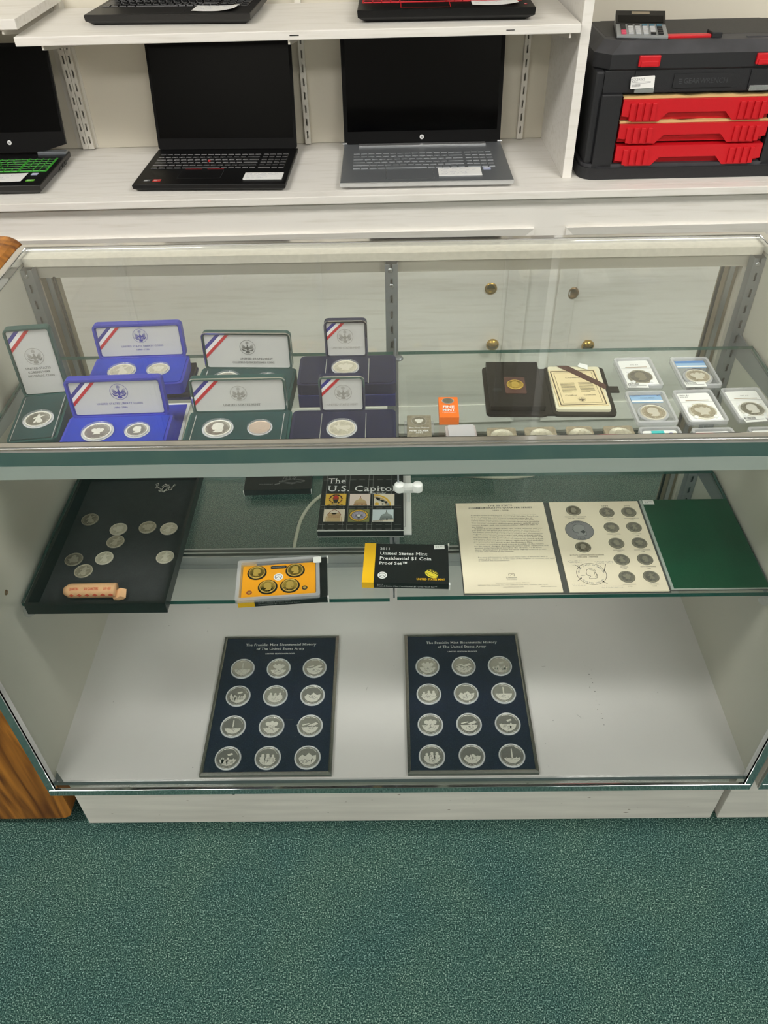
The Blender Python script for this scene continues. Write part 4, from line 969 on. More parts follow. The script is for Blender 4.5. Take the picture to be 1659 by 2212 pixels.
cf = MB().box(-.037, .037, -.050, .050, 0, .0008, 'cert_gold').build('certificate', t, M=Matrix.Translation((.047, .000, .0087)) @ Matrix.Rotation(R(3), 4, 'Z'))
g = MB()
for a in (0, 1):
    o = .003 + a*.0045; wd = .0018 if a == 0 else .0005
    g.line([(-.037+o, -.05+o), (.037-o, -.05+o), (.037-o, .05-o), (-.037+o, .05-o), (-.037+o, -.05+o)], wd, .001, 'ink_brown')
for s in (-1, 1):
    for k in range(9): g.rect(s*.014 - .011, s*.014 + .011 - (.008 if k == 8 else 0), .012 - k*.0032, .0131 - k*.0032, .001, 'ink_brown')
    text(g, 'Certificat' if s < 0 else 'Certificate', s*.014, -.023, .018, .0030, .001, 'ink_brown', 'c', shear=.3)
seal(g, 0, -.033, .006, .001, 'ink_brown'); text(g, 'Certificate', 0, .026, .028, .0035, .001, 'ink_brown', 'c', shear=.3)
g.build('certificate_print', cf)
g = MB(); v = [(.022, .062, .0097), (.040, .062, .0097), (.092, .006, .0097), (.089, -.006, .0097)]
v2 = [(x, y, z + .0006) for x, y, z in v]; g.add(v + v2, [(0,1,2,3), (7,6,5,4), (0,4,5,1), (1,5,6,2), (2,6,7,3), (3,7,4,0)], 'ribbon_brown'); g.build('ribbon', t)
MB().prism([(.055, .060), (.070, .050), (.072, .064), (.060, .070)], .0100, .0104, 'paper').build('paper_corner', t)
MB().box(.096, .112, -.002, .014, .0005, .003, 'wallet_black', c=.0006).build('snap_tab', t)

t = thing('silver_bar', 'five troy ounce fine silver bar next to the orange mint box', 'silver bar', (.6475, .2360, ZU), R(-1))
b = MB(); b.box(-.0178, .0178, -.030, .030, .001, .006, 'coin_worn', c=.0008); bar = b.build('bar', t)
MB().box(-.0215, .0215, -.012, .018, 0, .0035, 'clear_plastic').build('plastic_holder', t)
g = MB(); g.ring(0, .015, .0105, .0112, .0063, 'rim_light', 30); g.disc(0, .015, .0102, .0062, 'coin_silver', 30)
relief(g, EAGLE, .0105, .006, .0066, 'coin_frost', 0, .015, 0, .8); text(g, 'Five Troy Ounces', 0, -.0030, .029, .0026, .0063, 'white_print', 'c', bold=.02)
text(g, 'FINE SILVER', 0, -.0110, .028, .0034, .0063, 'white_print', 'c', bold=.02); text(g, '.999+', 0, -.0160, .012, .0026, .0063, 'white_print', 'c', bold=.02)
g.build('engraving', bar)
t = thing('mint_box', 'small orange FINE MINT box with an oval window', 'box', (.6925, .2745, ZU), R(-1))
b = MB(); b.box(-.0145, .0145, -.026, .027, 0, .014, 'orange_box', c=.0006); b.build('body', t)
g = MB(); g.disc(-.0005, .016, .0085, .0143, 'coin_silver', 28, 1, .85); g.ring(-.0005, .016, .0083, .0092, .0145, 'rim_light', 28, 1, .85); g.build('window', t)
g = MB(); text(g, 'FINE', 0, -.002, .017, .0058, .0143, 'white_print', 'c', bold=.03, serif=False); text(g, 'MINT', 0, -.0105, .018, .0058, .0143, 'white_print', 'c', bold=.03, serif=False)
text(g, '1 TROY OUNCE', 0, -.0150, .019, .0020, .0143, 'white_print', 'c', serif=False); g.build('lettering', t)
t = thing('plastic_box', 'small clear plastic box lying before the orange mint box', 'box', (.7075, .2135, ZU), R(2))
b = MB(); b.rrect(-.022, .022, -.0225, .0225, .004, 0, .008, 'pink_plastic'); b.build('tray', t); MB().rrect(-.0185, .0185, -.018, .018, .002, .0082, .0125, 'frost_plastic').build('lid', t)
for k, (x, wd) in enumerate(((.766, .042), (.8225, .045), (.879, .038), (.9355, .042))):
    lb = ('square silver ingot with round medal design beside the clear plastic box', 'square silver ingot with round medal design, second after the plastic box',
          'square silver ingot with round medal design, third after the plastic box', 'square silver ingot with round medal design beside the hologram slab')[k]
    t = thing('silver_ingot', lb, 'silver ingot', (x, .2135, ZU), R((-1, 1, 0, 2)[k]), group='square silver ingots along the shelf front')
    MB().rrect(-wd/2, wd/2, -.0205, .0205, .004, 0, .0045, 'coin_toned').build('body', t)
    g = MB().lathe([(.0165, .0045), (.0168, .0052), (.0152, .0052), (.0150, .0046), (0, .0046)], 'coin_worn_light', n=32); relief(g, (BUST, EAGLE, LIBERTY, BUST)[k], .0155, .0046, .0053, 'coin_worn_light', 0, 0, 0, .8); g.build('medal_relief', t)

# ================================================================== LOWER GLASS SHELF
t = thing('coin_tray', 'shallow black tray holding loose half dollars and a coin roll', 'tray', (.1385, .2935, ZL))
x0, x1, y0, y1, hh, wl = -.1110, .1110, -.1735, .1640, .022, .0115
MB().box(x0 + .004, x1 - .004, y0 + .004, y1 - .004, 0, .003, 'tray_felt').build('tray_floor', t)
def wedgewall(A, B, C, D, lab):   # outer bottom A-B, inner C-D : sloped wall
    g = MB(); ax, ay = A; bx, by = B; cx, cy = C; dx, dy = D
    ox = lambda p, q, k: (p[0] + (q[0]-p[0])*k, p[1] + (q[1]-p[1])*k)
    A2, B2 = ox(A, D, .25), ox(B, C, .25)
    v = [(ax, ay, 0), (bx, by, 0), (cx, cy, .0), (dx, dy, .0), (ax, ay, hh), (bx, by, hh), (*ox(B, C, .42), hh), (*ox(A, D, .42), hh), (cx, cy, .003), (dx, dy, .003)]
    g.add(v, [(0,3,2,1), (0,1,5,4), (4,5,6,7), (6,8,9,7), (2,3,9,8), (1,2,8,6,5), (0,4,7,9,3)], 'tray_black'); g.build('tray_wall', t)
i0, i1, j0, j1 = x0 + wl, x1 - wl, y0 + wl, y1 - wl
wedgewall((x0,y0),(x1,y0),(i1,j0),(i0,j0),'f'); wedgewall((x1,y0),(x1,y1),(i1,j1),(i1,j0),'r'); wedgewall((x1,y1),(x0,y1),(i0,j1),(i1,j1),'b'); wedgewall((x0,y1),(x0,y0),(i0,j0),(i0,j1),'l')
ZC = ZL + .003
hl = [(.0670, .3375, 'coin_worn_dark', LIBERTY, 10, 'dark half dollar lying alone nearest the tray back'),
      (.1245, .3110, 'coin_worn_light', EAGLE, 20, 'pale yellowish half dollar lying against a greyer one'),
      (.1272, .2795, 'coin_worn', LIBERTY, -25, 'grey half dollar touching the pale yellowish one'),
      (.1750, .3150, 'coin_worn', EAGLE, 5, 'tan half dollar with a pale streak beside the golden one'),
      (.2135, .3105, 'coin_worn_light', LIBERTY, -30, 'golden toned walking figure half dollar near the tray wall'),
      (.0673, .2370, 'coin_worn_dark', EAGLE, -60, 'dark half dollar with eagle side up touching another'),
      (.1185, .2395, 'coin_worn_light', LIBERTY, -5, 'bright walking figure half dollar alone in the tray middle'),
      (.0915, .2095, 'coin_worn', LIBERTY, -12, 'walking figure half dollar closest to the paper coin roll'),
      (.2215, .2400, 'coin_worn_light', LIBERTY, -8, 'silver half dollar leaning on the tray side wall')]
for x, y, m_, d_, rz, lb in hl:
    g = coin_mb(.0153, .0022, m_, [(d_, 0, 0, .82, 0)], ticks=44, seed=int(x*1e4))
    tag(g.build('half_dollar', None, (x, y, ZC), R(rz)), lb, 'coin', 'loose half dollars in the black tray')
# paper coin roll
t = thing('coin_roll', 'tan paper coin roll printed QUARTERS with twisted ends in the tray', 'coin roll', (.1270, .1555, ZC), R(0.5))
b = MB(); n = 16; rr_ = .0118; prof = []
xs = [(-.0505, .0, .004), (-.0475, .55, .0), (-.040, .96, 0), (-.036, 1, 0), (.034, 1, 0), (.0355, 1.0, 0)]
v = []
for x, k, dz in xs:
    for i in range(n):
        a = 2*math.pi*i/n; v.append((x, math.cos(a)*rr_*max(k, .12), rr_*(1 if k else .75) + math.sin(a)*rr_*max(k, .35)*(1 if k > .5 else .4)))
b.add(v, [(k*n+i, (k+1)*n+i, (k+1)*n+(i+1)%n, k*n+(i+1)%n) for k in range(len(xs)-1) for i in range(n)] + [[i for i in range(n)], [(len(xs)-1)*n + i for i in range(n)][::-1]], 'roll_paper', True)
b.build('wrapper', t)
g = MB(); P = [(.030, -.010, .004), (.036, -.0125, .006), (.044, -.012, .010), (.052, -.0115, .006), (.047, -.0125, .0025), (.040, -.0135, .002), (.033, -.0125, .0015)]
Pb = [(x, y + .012, z + .007) for x, y, z in P]; k = len(P)
g.add(P + Pb, [tuple(range(k)), tuple(range(2*k-1, k-1, -1))] + [(i, k+i, k+(i+1)%k, (i+1)%k) for i in range(k)], 'roll_paper'); g.build('folded_end', t)
g = MB()
def on_roll(mb, V, F, m_, ang0):
    mb.add([(x, -math.cos(ang0 + y/rr_)*(rr_ + .0003), rr_ + math.sin(ang0 + y/rr_)*(rr_ + .0003)) for x, y in V], F, m_)
for xx, s in ((-.0285, 'QUARTERS'), (-.001, '$10 QUARTERS'), (.0245, '$10 QU')):
    V, F = text_geo(s, .03, False); a_, b_ = _ext(V); wd = .0019*len(s); kx = wd/(b_-a_)
    on_roll(g, [(xx + (p[0]-a_)*kx - wd/2, p[1]*.0038/CAP) for p in V], F, 'roll_red', R(52))
for i in range(6):
    cx = -.033 + i*.0125
    on_roll(g, [(cx-.0045, 0), (cx, -.003), (cx+.0045, 0), (cx, .003)], [(0,1,2,3)], 'roll_red', R(8))
g.build('red_print', t)
# chain
g = MB(); rn = random.Random(4); pts = []
for i in range(46):
    a = i*.42; pts.append((.182 + .011*math.cos(a)*(1 - i/90) + rn.uniform(-.003, .003) + .010*math.sin(i*.11), .4205 + .010*math.sin(a*1.3) + rn.uniform(-.003, .003), ZC + .0014 + .0015*(i % 3)))
g.tube(pts, .0006, 'rim_light', 5)
for p in pts[::2]: g.lathe([(.0004, p[2] - .0009), (.0012, p[2]), (.0004, p[2] + .0009)], 'rim_light', p[0], p[1], 8)
tag(g.build('chain'), 'tangled thin silver chain at the far end of the black tray', 'chain')

# black display box
t = thing('display_box', 'black flat box printed FOR DISPLAY with line drawing', 'box', (.395, .440, ZL), R(1.0))
b = MB(); b.box(-.062, .062, -.0365, .0365, 0, .0125, 'box_black', c=.0006); b.build('body', t)
g = MB(); text(g, 'FOR DISPLAY', -.034, -.0225, .025, .0030, .0128, 'grey_print', 'l', serif=False)
g.line([(-.006, -.0215), (.004, -.0195)], .0006, .0128, 'white_print')
O = lambda pts: g.line([(x, y) for x, y in pts], .0007, .0128, 'grey_print')
O([(.002,-.013),(.026,-.018),(.049,-.012),(.026,-.0075),(.002,-.013)]); O([(.002,-.013),(.002,-.016),(.026,-.0215),(.049,-.015),(.049,-.012)]); O([(.026,-.018),(.026,-.0215)])
O([(.008,-.011),(.012,.004),(.033,.001),(.029,-.010)])
for a_ in range(6): g.ring(.0145 + .0065*(a_ % 3), -.0065 + .006*(a_ // 3), .0014, .0020, .0128, 'grey_print', 12)
g.build('printed_front', t)
for s in (-1, 1): MB().box(s*.0622 - .0006, s*.0622 + .0006, -.0372, -.0355, 0, .0115, 'box_edge_white').build('worn_corner', t)

# U.S. Capitol set
t = thing('capitol_set', 'black U.S. Capitol Silver Dollar booklet box with six picture tiles', 'coin set', (.5520, .3660, ZL), R(-.8))
b = MB(); b.box(-.0745, .0745, -.0785, .0785, 0, .0155, 'box_black', c=.0005); b.build('sleeve', t)
MB().box(.060, .0885, -.0745, .0835, .001, .0045, 'paper').build('white_folder', t)
g = MB(); g.line([(.0775, .083), (.0775, -.058), (.072, -.058)], .0006, .0048, 'ink_grey'); g.build('folder_crease', t)
for y in (-.0785,): MB().box(-.0750, .0750, y - .0006, y + .0004, .0146, .0158, 'box_edge_white').build('worn_edge', t); MB().box(-.0750, .0750, y - .0006, y + .0004, 0, .0010, 'box_edge_white').build('worn_edge', t)
g = MB(); zz = .0158
text(g, 'The', -.0635, .0480, .0320, .0145, zz + .0004, 'white_print', 'l', bold=.005)
text(g, 'U.S. Capitol', -.0635, .0255, .1230, .0150, zz + .0004, 'white_print', 'l', bold=.005)
text(g, 'Silver Dollar', .0130, .0178, .0300, .0040, zz + .0004, 'white_print', 'l', bold=.012); g.build('lettering', t)
g = MB()
for x in (-.066, -.032, -.024, .011, .019, .0535): g.line([(x, -.0775), (x, .0775)], .0005, zz, 'grey_print')
for y in (-.0755, -.064, -.0205, -.014, .018, .0236, .058):
    for k in range(9): g.line([(-.073 + k*.0165, y), (-.073 + k*.0165 + .011, y)], .0005, zz + .0001, 'grey_print')
g.build('grid_print', t)
def tile(cx, cy, bg, draw):
    o = MB().rect(-.0185, .0185, -.0160, .0160, 0, bg); draw(o)
    o.build('picture_tile', t, (cx, cy, zz + .0003))
def d_vase(o):
    for s in (-1, 1):
        for k in range(10):
            a = R(-60 + 22*k) if s > 0 else R(240 - 22*k); o.disc(.011*math.cos(a)*1.0, .001 + .0115*math.sin(a), .0017, .0003, 't_redbrown' if k % 2 else 't_dark', 8)
        o.line([(s*.001, -.014), (s*.008, -.012), (s*.014, -.0155)], .001, .0003, 't_dark')
    o.disc(0, .003, .0066, .0004, 't_redbrown', 20, .85, 1.15); o.flat([(-.005, -.001), (.005, -.001), (.0028, -.0095), (-.0028, -.0095)], .0005, 't_dark'); o.disc(0, .006, .0040, .0006, 'sticker_red', 14)
    o.flat([(-.006, -.016), (.006, -.016), (.002, -.010), (-.002, -.010)], .0003, 't_stone')
def d_dome(o, cx=0, sc_=1, m1='t_stone', m2='t_dark', y0=-.016):
    P = [(cx - .0125*sc_, y0)] + [(cx + .0110*sc_*math.cos(a), y0 + .006*sc_ + .0115*sc_*math.sin(a)) for a in [math.pi*(1 - i/16) for i in range(17)]] + [(cx + .0125*sc_, y0)]
    o.flat(P, .0003, m1)
    o.rect(cx - .0022*sc_, cx + .0022*sc_, y0 + .0165*sc_, y0 + .0205*sc_, .0004, m1); o.rect(cx - .0006*sc_, cx + .0006*sc_, y0 + .0205*sc_, y0 + .026*sc_, .0004, m2)
    for k in range(11): o.rect(cx + (-.011 + .0022*k)*sc_ - .0004, cx + (-.011 + .0022*k)*sc_ + .0004, y0 + .001*sc_, y0 + .0048*sc_, .0005, m2)
    for yy in (.0055, .0085): o.rect(cx - .011*sc_, cx + .011*sc_, y0 + yy*sc_, y0 + (yy + .0006)*sc_, .0005, m2)
def d_arc(o):
    q = random.Random(2)
    for k, (r0, r1, m_) in enumerate(((.027, .031, 't_yellow'), (.0255, .027, 't_cream'), (.021, .0255, 't_stone'))):
        P = [(-.0185 + r*math.cos(a), -.016 + r*math.sin(a)) for r, seq in ((r1, range(13)), (r0, range(12, -1, -1))) for a in [math.pi/2*i/12 for i in seq]]
        o.flat([(min(x, .0185), min(y, .016)) for x, y in P], .0002 + .0001*k, m_)
    for k in range(9):
        a = R(10 + 8.5*k); rad = q.uniform(.013, .021); o.disc(-.0185 + rad*math.cos(a)*1.25, -.016 + rad*math.sin(a), q.uniform(.0018, .0034), .0006, 't_dark' if k % 3 else 't_grey', 9)
    o.disc(-.013, -.0115, .004, .0006, 't_yellow', 12)
def d_rotunda(o):
    o.flat([(-.0115, -.016), (.0115, -.016), (.0115, .0025), (.009, .006), (-.009, .006), (-.0115, .0025)], .0003, 't_stone')
    o.line([(-.012, .001), (-.007, .010), (0, .0155), (.007, .010), (.012, .001)], .0011, .0004, 't_redbrown'); o.disc(0, .0075, .0055, .0003, 't_cream', 16)
    for k in range(12): o.rect(-.0105 + .0018*k, -.0099 + .0018*k, -.0065, -.0030, .0005, 't_redbrown')
    o.rect(-.0125, .0125, -.0005, .0005, .0005, 't_redbrown')
    for s in (-1, 1): o.rect(s*.0135 - .0008, s*.0135 + .0008, -.016, -.003, .0004, 't_stone')
def d_glass(o):
    o.disc(0, 0, .0158, .0002, 't_yellow', 36, 1.1, 1); o.ring(0, 0, .0148, .0158, .0003, 't_dark', 36, 1.1, 1); o.disc(0, 0, .0112, .0003, 't_lilac', 30, 1.15, 1); o.ring(0, 0, .0106, .0114, .0004, 't_dark', 30, 1.15, 1)
    seal(o, 0, 0, .0098, .0006, 'seal_dark'); o.disc(0, -.001, .0034, .0007, 'white_print', 16); o.ring(0, -.001, .003, .0038, .0008, 't_olive', 16)
    for a in range(8): o.rect(.0132*math.cos(R(45*a))*1.1 - .0007, .0132*math.cos(R(45*a))*1.1 + .0007, .0132*math.sin(R(45*a)) - .0007, .0132*math.sin(R(45*a)) + .0007, .0004, 't_dark')
def d_dome2(o):
    d_dome(o, .006, 1.0, 't_grey', 't_dark', -.012); o.flat([(-.0185, -.016), (.0185, -.016), (.0185, -.0105), (.0, -.0115), (-.0185, -.0145)], .0006, 't_cream')
    for k in range(12): o.rect(-.017 + .0015*k, -.0163 + .0015*k, -.0158, -.0138, .0008, 't_dark')
    for k in (-.003, .007): o.disc(k, -.0125, .0012, .0009, 't_dark', 8)
tile(-.0470, .0025, 't_yellow', d_vase); tile(-.0035, .0018, 't_pink', lambda o: d_dome(o, .001, 1.0, 't_stone', 't_redbrown')); tile(.0400, .0012, 't_cream', d_arc)
tile(-.0475, -.0400, 't_cream', d_rotunda); tile(-.0040, -.0406, 't_olive', d_glass); tile(.0385, -.0412, 't_sky', d_dome2)

# proof set boxes and lens
def mint_logo(g, cx, cy, r, z):
    g.disc(cx, cy, r, z, 'white_print', 32); g.ring(cx, cy, r*.62, r*.74, z + .0002, 'seal_dark', 28)
    g.flat([(cx - r*.5, cy - r*.3), (cx, cy + r*.12), (cx + r*.5, cy - r*.3), (cx + r*.5, cy - r*.48), (cx, cy - r*.06), (cx - r*.5, cy - r*.48)], z + .0003, 'seal_dark')
    g.rect(cx - r*.5, cx + r*.5, cy + r*.42, cy + r*.52, z + .0003, 'seal_dark')
def proof_box(label, loc, rz, w_, d_, h, yel, full):
    t = thing('proof_set_box', label, 'coin set', loc, R(rz))
    MB().box(-w_/2, w_/2, -d_/2, d_/2, 0, h, 'box_black', c=.0005).build('carton', t)
    g = MB(); g.box(-w_/2 - .0003, -w_/2 + yel, -d_/2 - .0003, d_/2 + .0003, -.0 + .0002, h + .0003, 'box_yellow'); g.build('yellow_band', t)
    zz = h + .0004; g = MB()
    if full:
        text(g, '2011', -w_/2 + yel + .0075, d_/2 - .0150, .0160, .0050, zz, 'white_print', 'l', bold=.015)
        text(g, 'United States Mint', -w_/2 + yel + .0075, d_/2 - .0268, .0790, .0066, zz, 'white_print', 'l', bold=.015)
        text(g, 'Presidential $1 Coin', -w_/2 + yel + .0073, d_/2 - .0382, .0860, .0066, zz, 'white_print', 'l', bold=.015)
        text(g, 'Proof Set™', -w_/2 + yel + .0070, d_/2 - .0496, .0460, .0066, zz, 'white_print', 'l', bold=.015)
        text(g, 'UNITED STATES MINT', w_/2 - .0065, -d_/2 + .0072, .0460, .0040, zz, 'box_yellow', 'r', bold=.02)
    else:
        text(g, 'UNITED STATES MINT', w_/2 - .0120, -d_/2 + .0100, .0460, .0040, zz, 'white_print', 'r', bold=.02)
    g.build('lettering', t)
    g = MB(); mint_logo(g, -w_/2 + yel + .0135, -d_/2 + .0165, .0076, zz); g.build('round_logo', t)
    if full:
        g = MB(); c, s = math.cos(R(-32)), math.sin(R(-32))
        E1 = [(.0115*math.cos(a), .0072*math.sin(a)) for a in [2*math.pi*i/28 for i in range(28)]]
        T = lambda P, dx=0, dy=0: [(w_/2 - .0270 + dx + x*c - y*s, -d_/2 + .0225 + dy + x*s + y*c) for x, y in P]
        g.flat(T(E1, -.0012, -.0020), zz, 'logo_gold'); g.flat(T(E1), zz + .0002, 'box_black'); g.flat(T([(x*.93, y*.9) for x, y in E1]), zz + .0003, 'logo_gold')
        g.flat(T([(x*.9, y*.85) for x, y in E1 if y > .0012]), zz + .0004, 'box_black')
        for k in range(5): g.disc(T([(-.006 + .003*k, .0036)])[0][0], T([(-.006 + .003*k, .0036)])[0][1], .0011, zz + .0005, 'logo_gold', 8)
        g.line(T([(-.008, -.002), (0, -.0005), (.009, -.0015)]), .0005, zz + .0005, 'box_black'); g.build('coin_emblem', t)
    g = MB()
    if full:
        text(g, '2011', -w_/2 + yel + .006, .0078, .0085, .0024, 0, 'white_print', 'l'); text(g, 'United States Mint Presidential $1 Coin Proof Set™', -w_/2 + yel + .006, .0038, .0960, .0028, 0, 'white_print', 'l')
    else:
        text(g, '2011 United States Mint', -w_/2 + yel + .006, .0078, .052, .0026, 0, 'grey_print', 'l'); text(g, 'Presidential $1 Coin Proof Set™', -w_/2 + yel + .006, .0036, .066, .0028, 0, 'grey_print', 'l')
    g.build('spine_lettering', t, M=Matrix.Translation((0, -d_/2 - .0004, 0)) @ Matrix.Rotation(R(90), 4, 'X'))
    for sy in (-1, 1): MB().box(w_/2 - .0004, w_/2 + .0020, sy*d_/2 - .0028, sy*d_/2 + .0028, .0005, h + .0006, 'box_edge_white', c=.0004).build('torn_corner', t)
    return t
pb = proof_box('black and yellow 2011 Presidential $1 Coin Proof Set box', (.6280, .2105, ZL), -2.4, .1400, .0905, .0125, .0185, True)
s_ = MB().box(-.0088, .0088, -.0045, .0045, 0, .0006, 'paper').build('price_sticker', pb, M=Matrix.Translation((.0550, .0385, .0128)) @ Matrix.Rotation(R(3), 4, 'Z'))
g = MB(); text(g, '24', -.0062, -.0018, .0054, .0040, .0008, 'ink_grey', 'l', serif=False); text(g, '95', .0012, .0004, .0042, .0020, .0008, 'ink_grey', 'l', serif=False); g.build('price_print', s_)
pb2 = proof_box('black and yellow proof set box underneath the clear coin lens', (.4285, .1775, ZL), 4.0, .1420, .0890, .0125, .0260, False)
t = thing('coin_lens', 'clear plastic lens of four gold dollars on an orange card', 'coin set', (.4210, .1740, ZL + .0132), R(4.2))
b = MB(); b.rrect(-.067, .067, -.0445, .0445, .004, 0, .002, 'clear_plastic')
A = rr(-.067, .067, -.0445, .0445, .004); B = rr(-.0610, .0610, -.0385, .0385, .002); n = len(A)
v = [(x, y, .002) for x, y in A] + [(x, y, .0068) for x, y in A] + [(x, y, .0068) for x, y in B] + [(x, y, .002) for x, y in B]
b.add(v, [(k*n+i, k*n+(i+1)%n, (k+1)*n+(i+1)%n, (k+1)*n+i) for k in range(3) for i in range(n)], 'frost_plastic'); b.build('plastic_case', t)
MB().box(-.0580, .0600, -.0365, .0330, .002, .0035, 'lens_orange').build('orange_card', t)
MB().rrect(.057, .070, .028, .0415, .002, .0069, .0074, 'paper').build('paper_tab', t)
for k, (x, y, d_) in enumerate(((-.0350, .0165, HEADR), (.0270, .0165, BUST), (-.0165, -.0165, BUST), (.0190, -.0165, HEADR))):
    g = MB().disc(0, 0, .0158, .0037, 'black', 36); hole = g.build('coin_well', t, (x, y, 0))
    place('gold_dollar', coin_mb(.0132, .0020, 'coin_gold', [(d_, 0, -.02, .84, 0)], field='gold_field', rim='coin_gold', ticks=36, seed=k).mesh('gold_dollar'), hole, (0, 0, .0038))
g = MB(); mint_logo(g, .0, .0045, .0078, .0037); g.build('round_logo', t)
g = MB().prism(rr(-.013, .013, -.0032, .0032, .0025), .0035, .0038, 'box_black'); text(g, 'PRESIDENTIAL', 0, -.0014, .021, .0026, .0040, 'grey_print', 'c', serif=False); g.build('name_plate', t, (.0, .0265, 0))
for x, y, m_ in ((-.0455, -.0260, 't_redbrown'), (.0425, -.0230, 't_dark')):
    g = MB().disc(0, 0, .0046, .0037, m_, 20); relief(g, EAGLE, .0046, .0037, .0041, 'coin_gold', 0, 0, 0, .8); g.build('mint_mark', t, (x, y, 0))

# quarter album
AX, AY = .9665, .2600
t = thing('quarter_album', 'opened cream and green album of state quarters', 'coin album', (AX, AY, ZL))
b = MB(); b.box(-.2475, -.0870, -.1110, .1095, 0, .0016, 'album_spine'); b.box(-.0870, .0835, -.1110, .1095, 0, .0016, 'album_spine'); b.box(.0835, .2405, -.1075, .1115, 0, .0016, 'album_spine'); b.build('cover', t)
def page(x0, x1, y0, y1, m_, nm): return MB().box(x0, x1, y0, y1, .0016, .0040, m_, c=.0004).build(nm, t)
p1 = page(-.2460, -.0885, -.1095, .1085, 'cream_paper', 'page'); p2 = page(-.0785, .0805, -.1100, .1080, 'cream_paper', 'page')
MB().box(.0845, .2400, -.1070, .1110, .0016, .0032, 'album_edge').build('edge_binding', t)
p3 = page(.0890, .2405, -.1050, .1110, 'album_green', 'green_page')
zz = .0043
g = MB(); cx = -.1672
text(g, 'THE 50 STATE', cx, .0985, .0440, .0034, zz, 'ink', 'c', bold=.008); text(g, 'COMMEMORATIVE QUARTER SERIES', cx, .0925, .1130, .0034, zz, 'ink', 'c', bold=.008); text(g, '1999 - 2008', cx, .0860, .0280, .0026, zz, 'ink_brown', 'c')
L = """A unique event in the history of United States coinage began
in 1999, when the U.S. Mint released the first five issues out
of a total of 50 different quarters commemorating the 50
United States. The 50 State Commemorative Quarter Program
(also known as the Statehood Quarter Program) is a circulating
coin program consisting of Washington quarters with 50 unique
reverse designs, each one commemorating a different state of
the Union.
  Released to the public at the rate of five different quarters
per year for ten years, the coins are issued in the same order
the states entered the Union or, in the case of the thirteen
original colonies, in the order they ratified the Constitution.
  The reverse designs, proposed by each state and approved by
the Secretary of the Treasury, are produced by U.S. Mint staff
engravers. Quarters for general circulation are struck at both
the Philadelphia and Denver Mints, while clad Proof and silver
Proof versions are struck at the San Francisco Mint.
  In order to provide as much room as possible on the reverse
for the states' designs, the legends united states of america and
quarter dollar have been moved to the obverse. To fit these
there, Washington's portrait has been slightly reduced in size,
and the date moved to the reverse.""".split('\n')
for i, s in enumerate(L):
    ind = len(s) - len(s.lstrip()); s = s.lstrip(); text(g, s, -.2215 + .0022*ind, .0735 - .00435*i, .00192*len(s), .0022, zz, 'ink', 'l', serif=False)
for i, s in enumerate(('For your information, under each state name is listed the date it', 'entered the Union or, in the case of the original 13 colonies, the date', 'it ratified the Constitution.')):
    text(g, s, -.2175, -.0310 - .0042*i, .00178*len(s), .0020, zz, 'ink', 'l', serif=False)
text(g, 'Littleton', cx, -.0790, .0170, .0030, zz, 'ink', 'c', serif=False); text(g, 'Coin Company', cx, -.0825, .0160, .0017, zz, 'ink_brown', 'c', serif=False)
g.line([(cx - .004, -.0745), (cx - .004, -.0690), (cx + .005, -.0690), (cx + .005, -.0745)], .0006, zz, 'ink_brown'); g.line([(cx - .002, -.073), (cx + .001, -.070), (cx + .005, -.073)], .0005, zz, 'ink_brown')
text(g, 'Littleton Custom Coin Album', cx, -.0900, .0540, .0018, zz, 'ink_brown', 'c', serif=False); text(g, 'Littleton Coin Company, Inc., One Littleton Coin Place, Littleton, NH 03561', cx, -.0945, .1120, .0018, zz, 'ink_brown', 'c', serif=False)
text(g, 'www.littletoncoin.com', cx, -.0990, .0330, .0018, zz, 'ink_brown', 'c', serif=False); text(g, 'Made in the U.S.A.', -.0970, -.0990, .0260, .0018, zz, 'ink_brown', 'r', serif=False)
g.build('page_lettering', p1)
g = MB()
text(g, '1999', .0195, .0935, .0110, .0034, zz, 'ink_brown', 'c'); text(g, '2000', .0585, .0935, .0110, .0034, zz, 'ink_brown', 'c')
st = [('DELAWARE', '1787'), ('MASSACHUSETTS', '1788'), ('PENNSYLVANIA', '1787'), ('MARYLAND', '1788'), ('NEW JERSEY', '1787'), ('SOUTH CAROLINA', '1788'), ('GEORGIA', '1788'), ('NEW HAMPSHIRE', '1788'), ('CONNECTICUT', '1788'), ('VIRGINIA', '1788')]
for i, (s, y_) in enumerate(st):
    x = (.0200, .0593)[i % 2]; y = .0785 - .0393*(i // 2)
    text(g, s, x, y - .0180, .00195*len(s), .0022, zz, 'ink_brown', 'c'); text(g, y_, x, y - .0222, .0064, .0020, zz, 'ink_brown', 'c')
text(g, 'WASHINGTON QUARTER', -.0375, .0665, .0380, .0024, zz, 'ink_brown', 'c'); text(g, '1932-98 - OBVERSE', -.0370, .0625, .0300, .0022, zz, 'ink_brown', 'c')
text(g, '50 STATE COMMEMORATIVE QUARTER', -.0355, -.0290, .0570, .0024, zz, 'ink_brown', 'c'); text(g, '1999-2008 - OBVERSE', -.0350, -.0335, .0340, .0022, zz, 'ink_brown', 'c')
rn = random.Random(9)
for x0_, x1_, y_, k in ((-.0700, -.048, -.042, 4), (-.026, .004, -.044, 2), (-.0720, -.050, -.0945, 2), (-.028, .010, -.0995, 2)):
    for j in range(k): scribble(g, x0_ + .002*j, x1_, y_ - .0035*j, .0014, zz, 'ink_grey', .0004, rn)
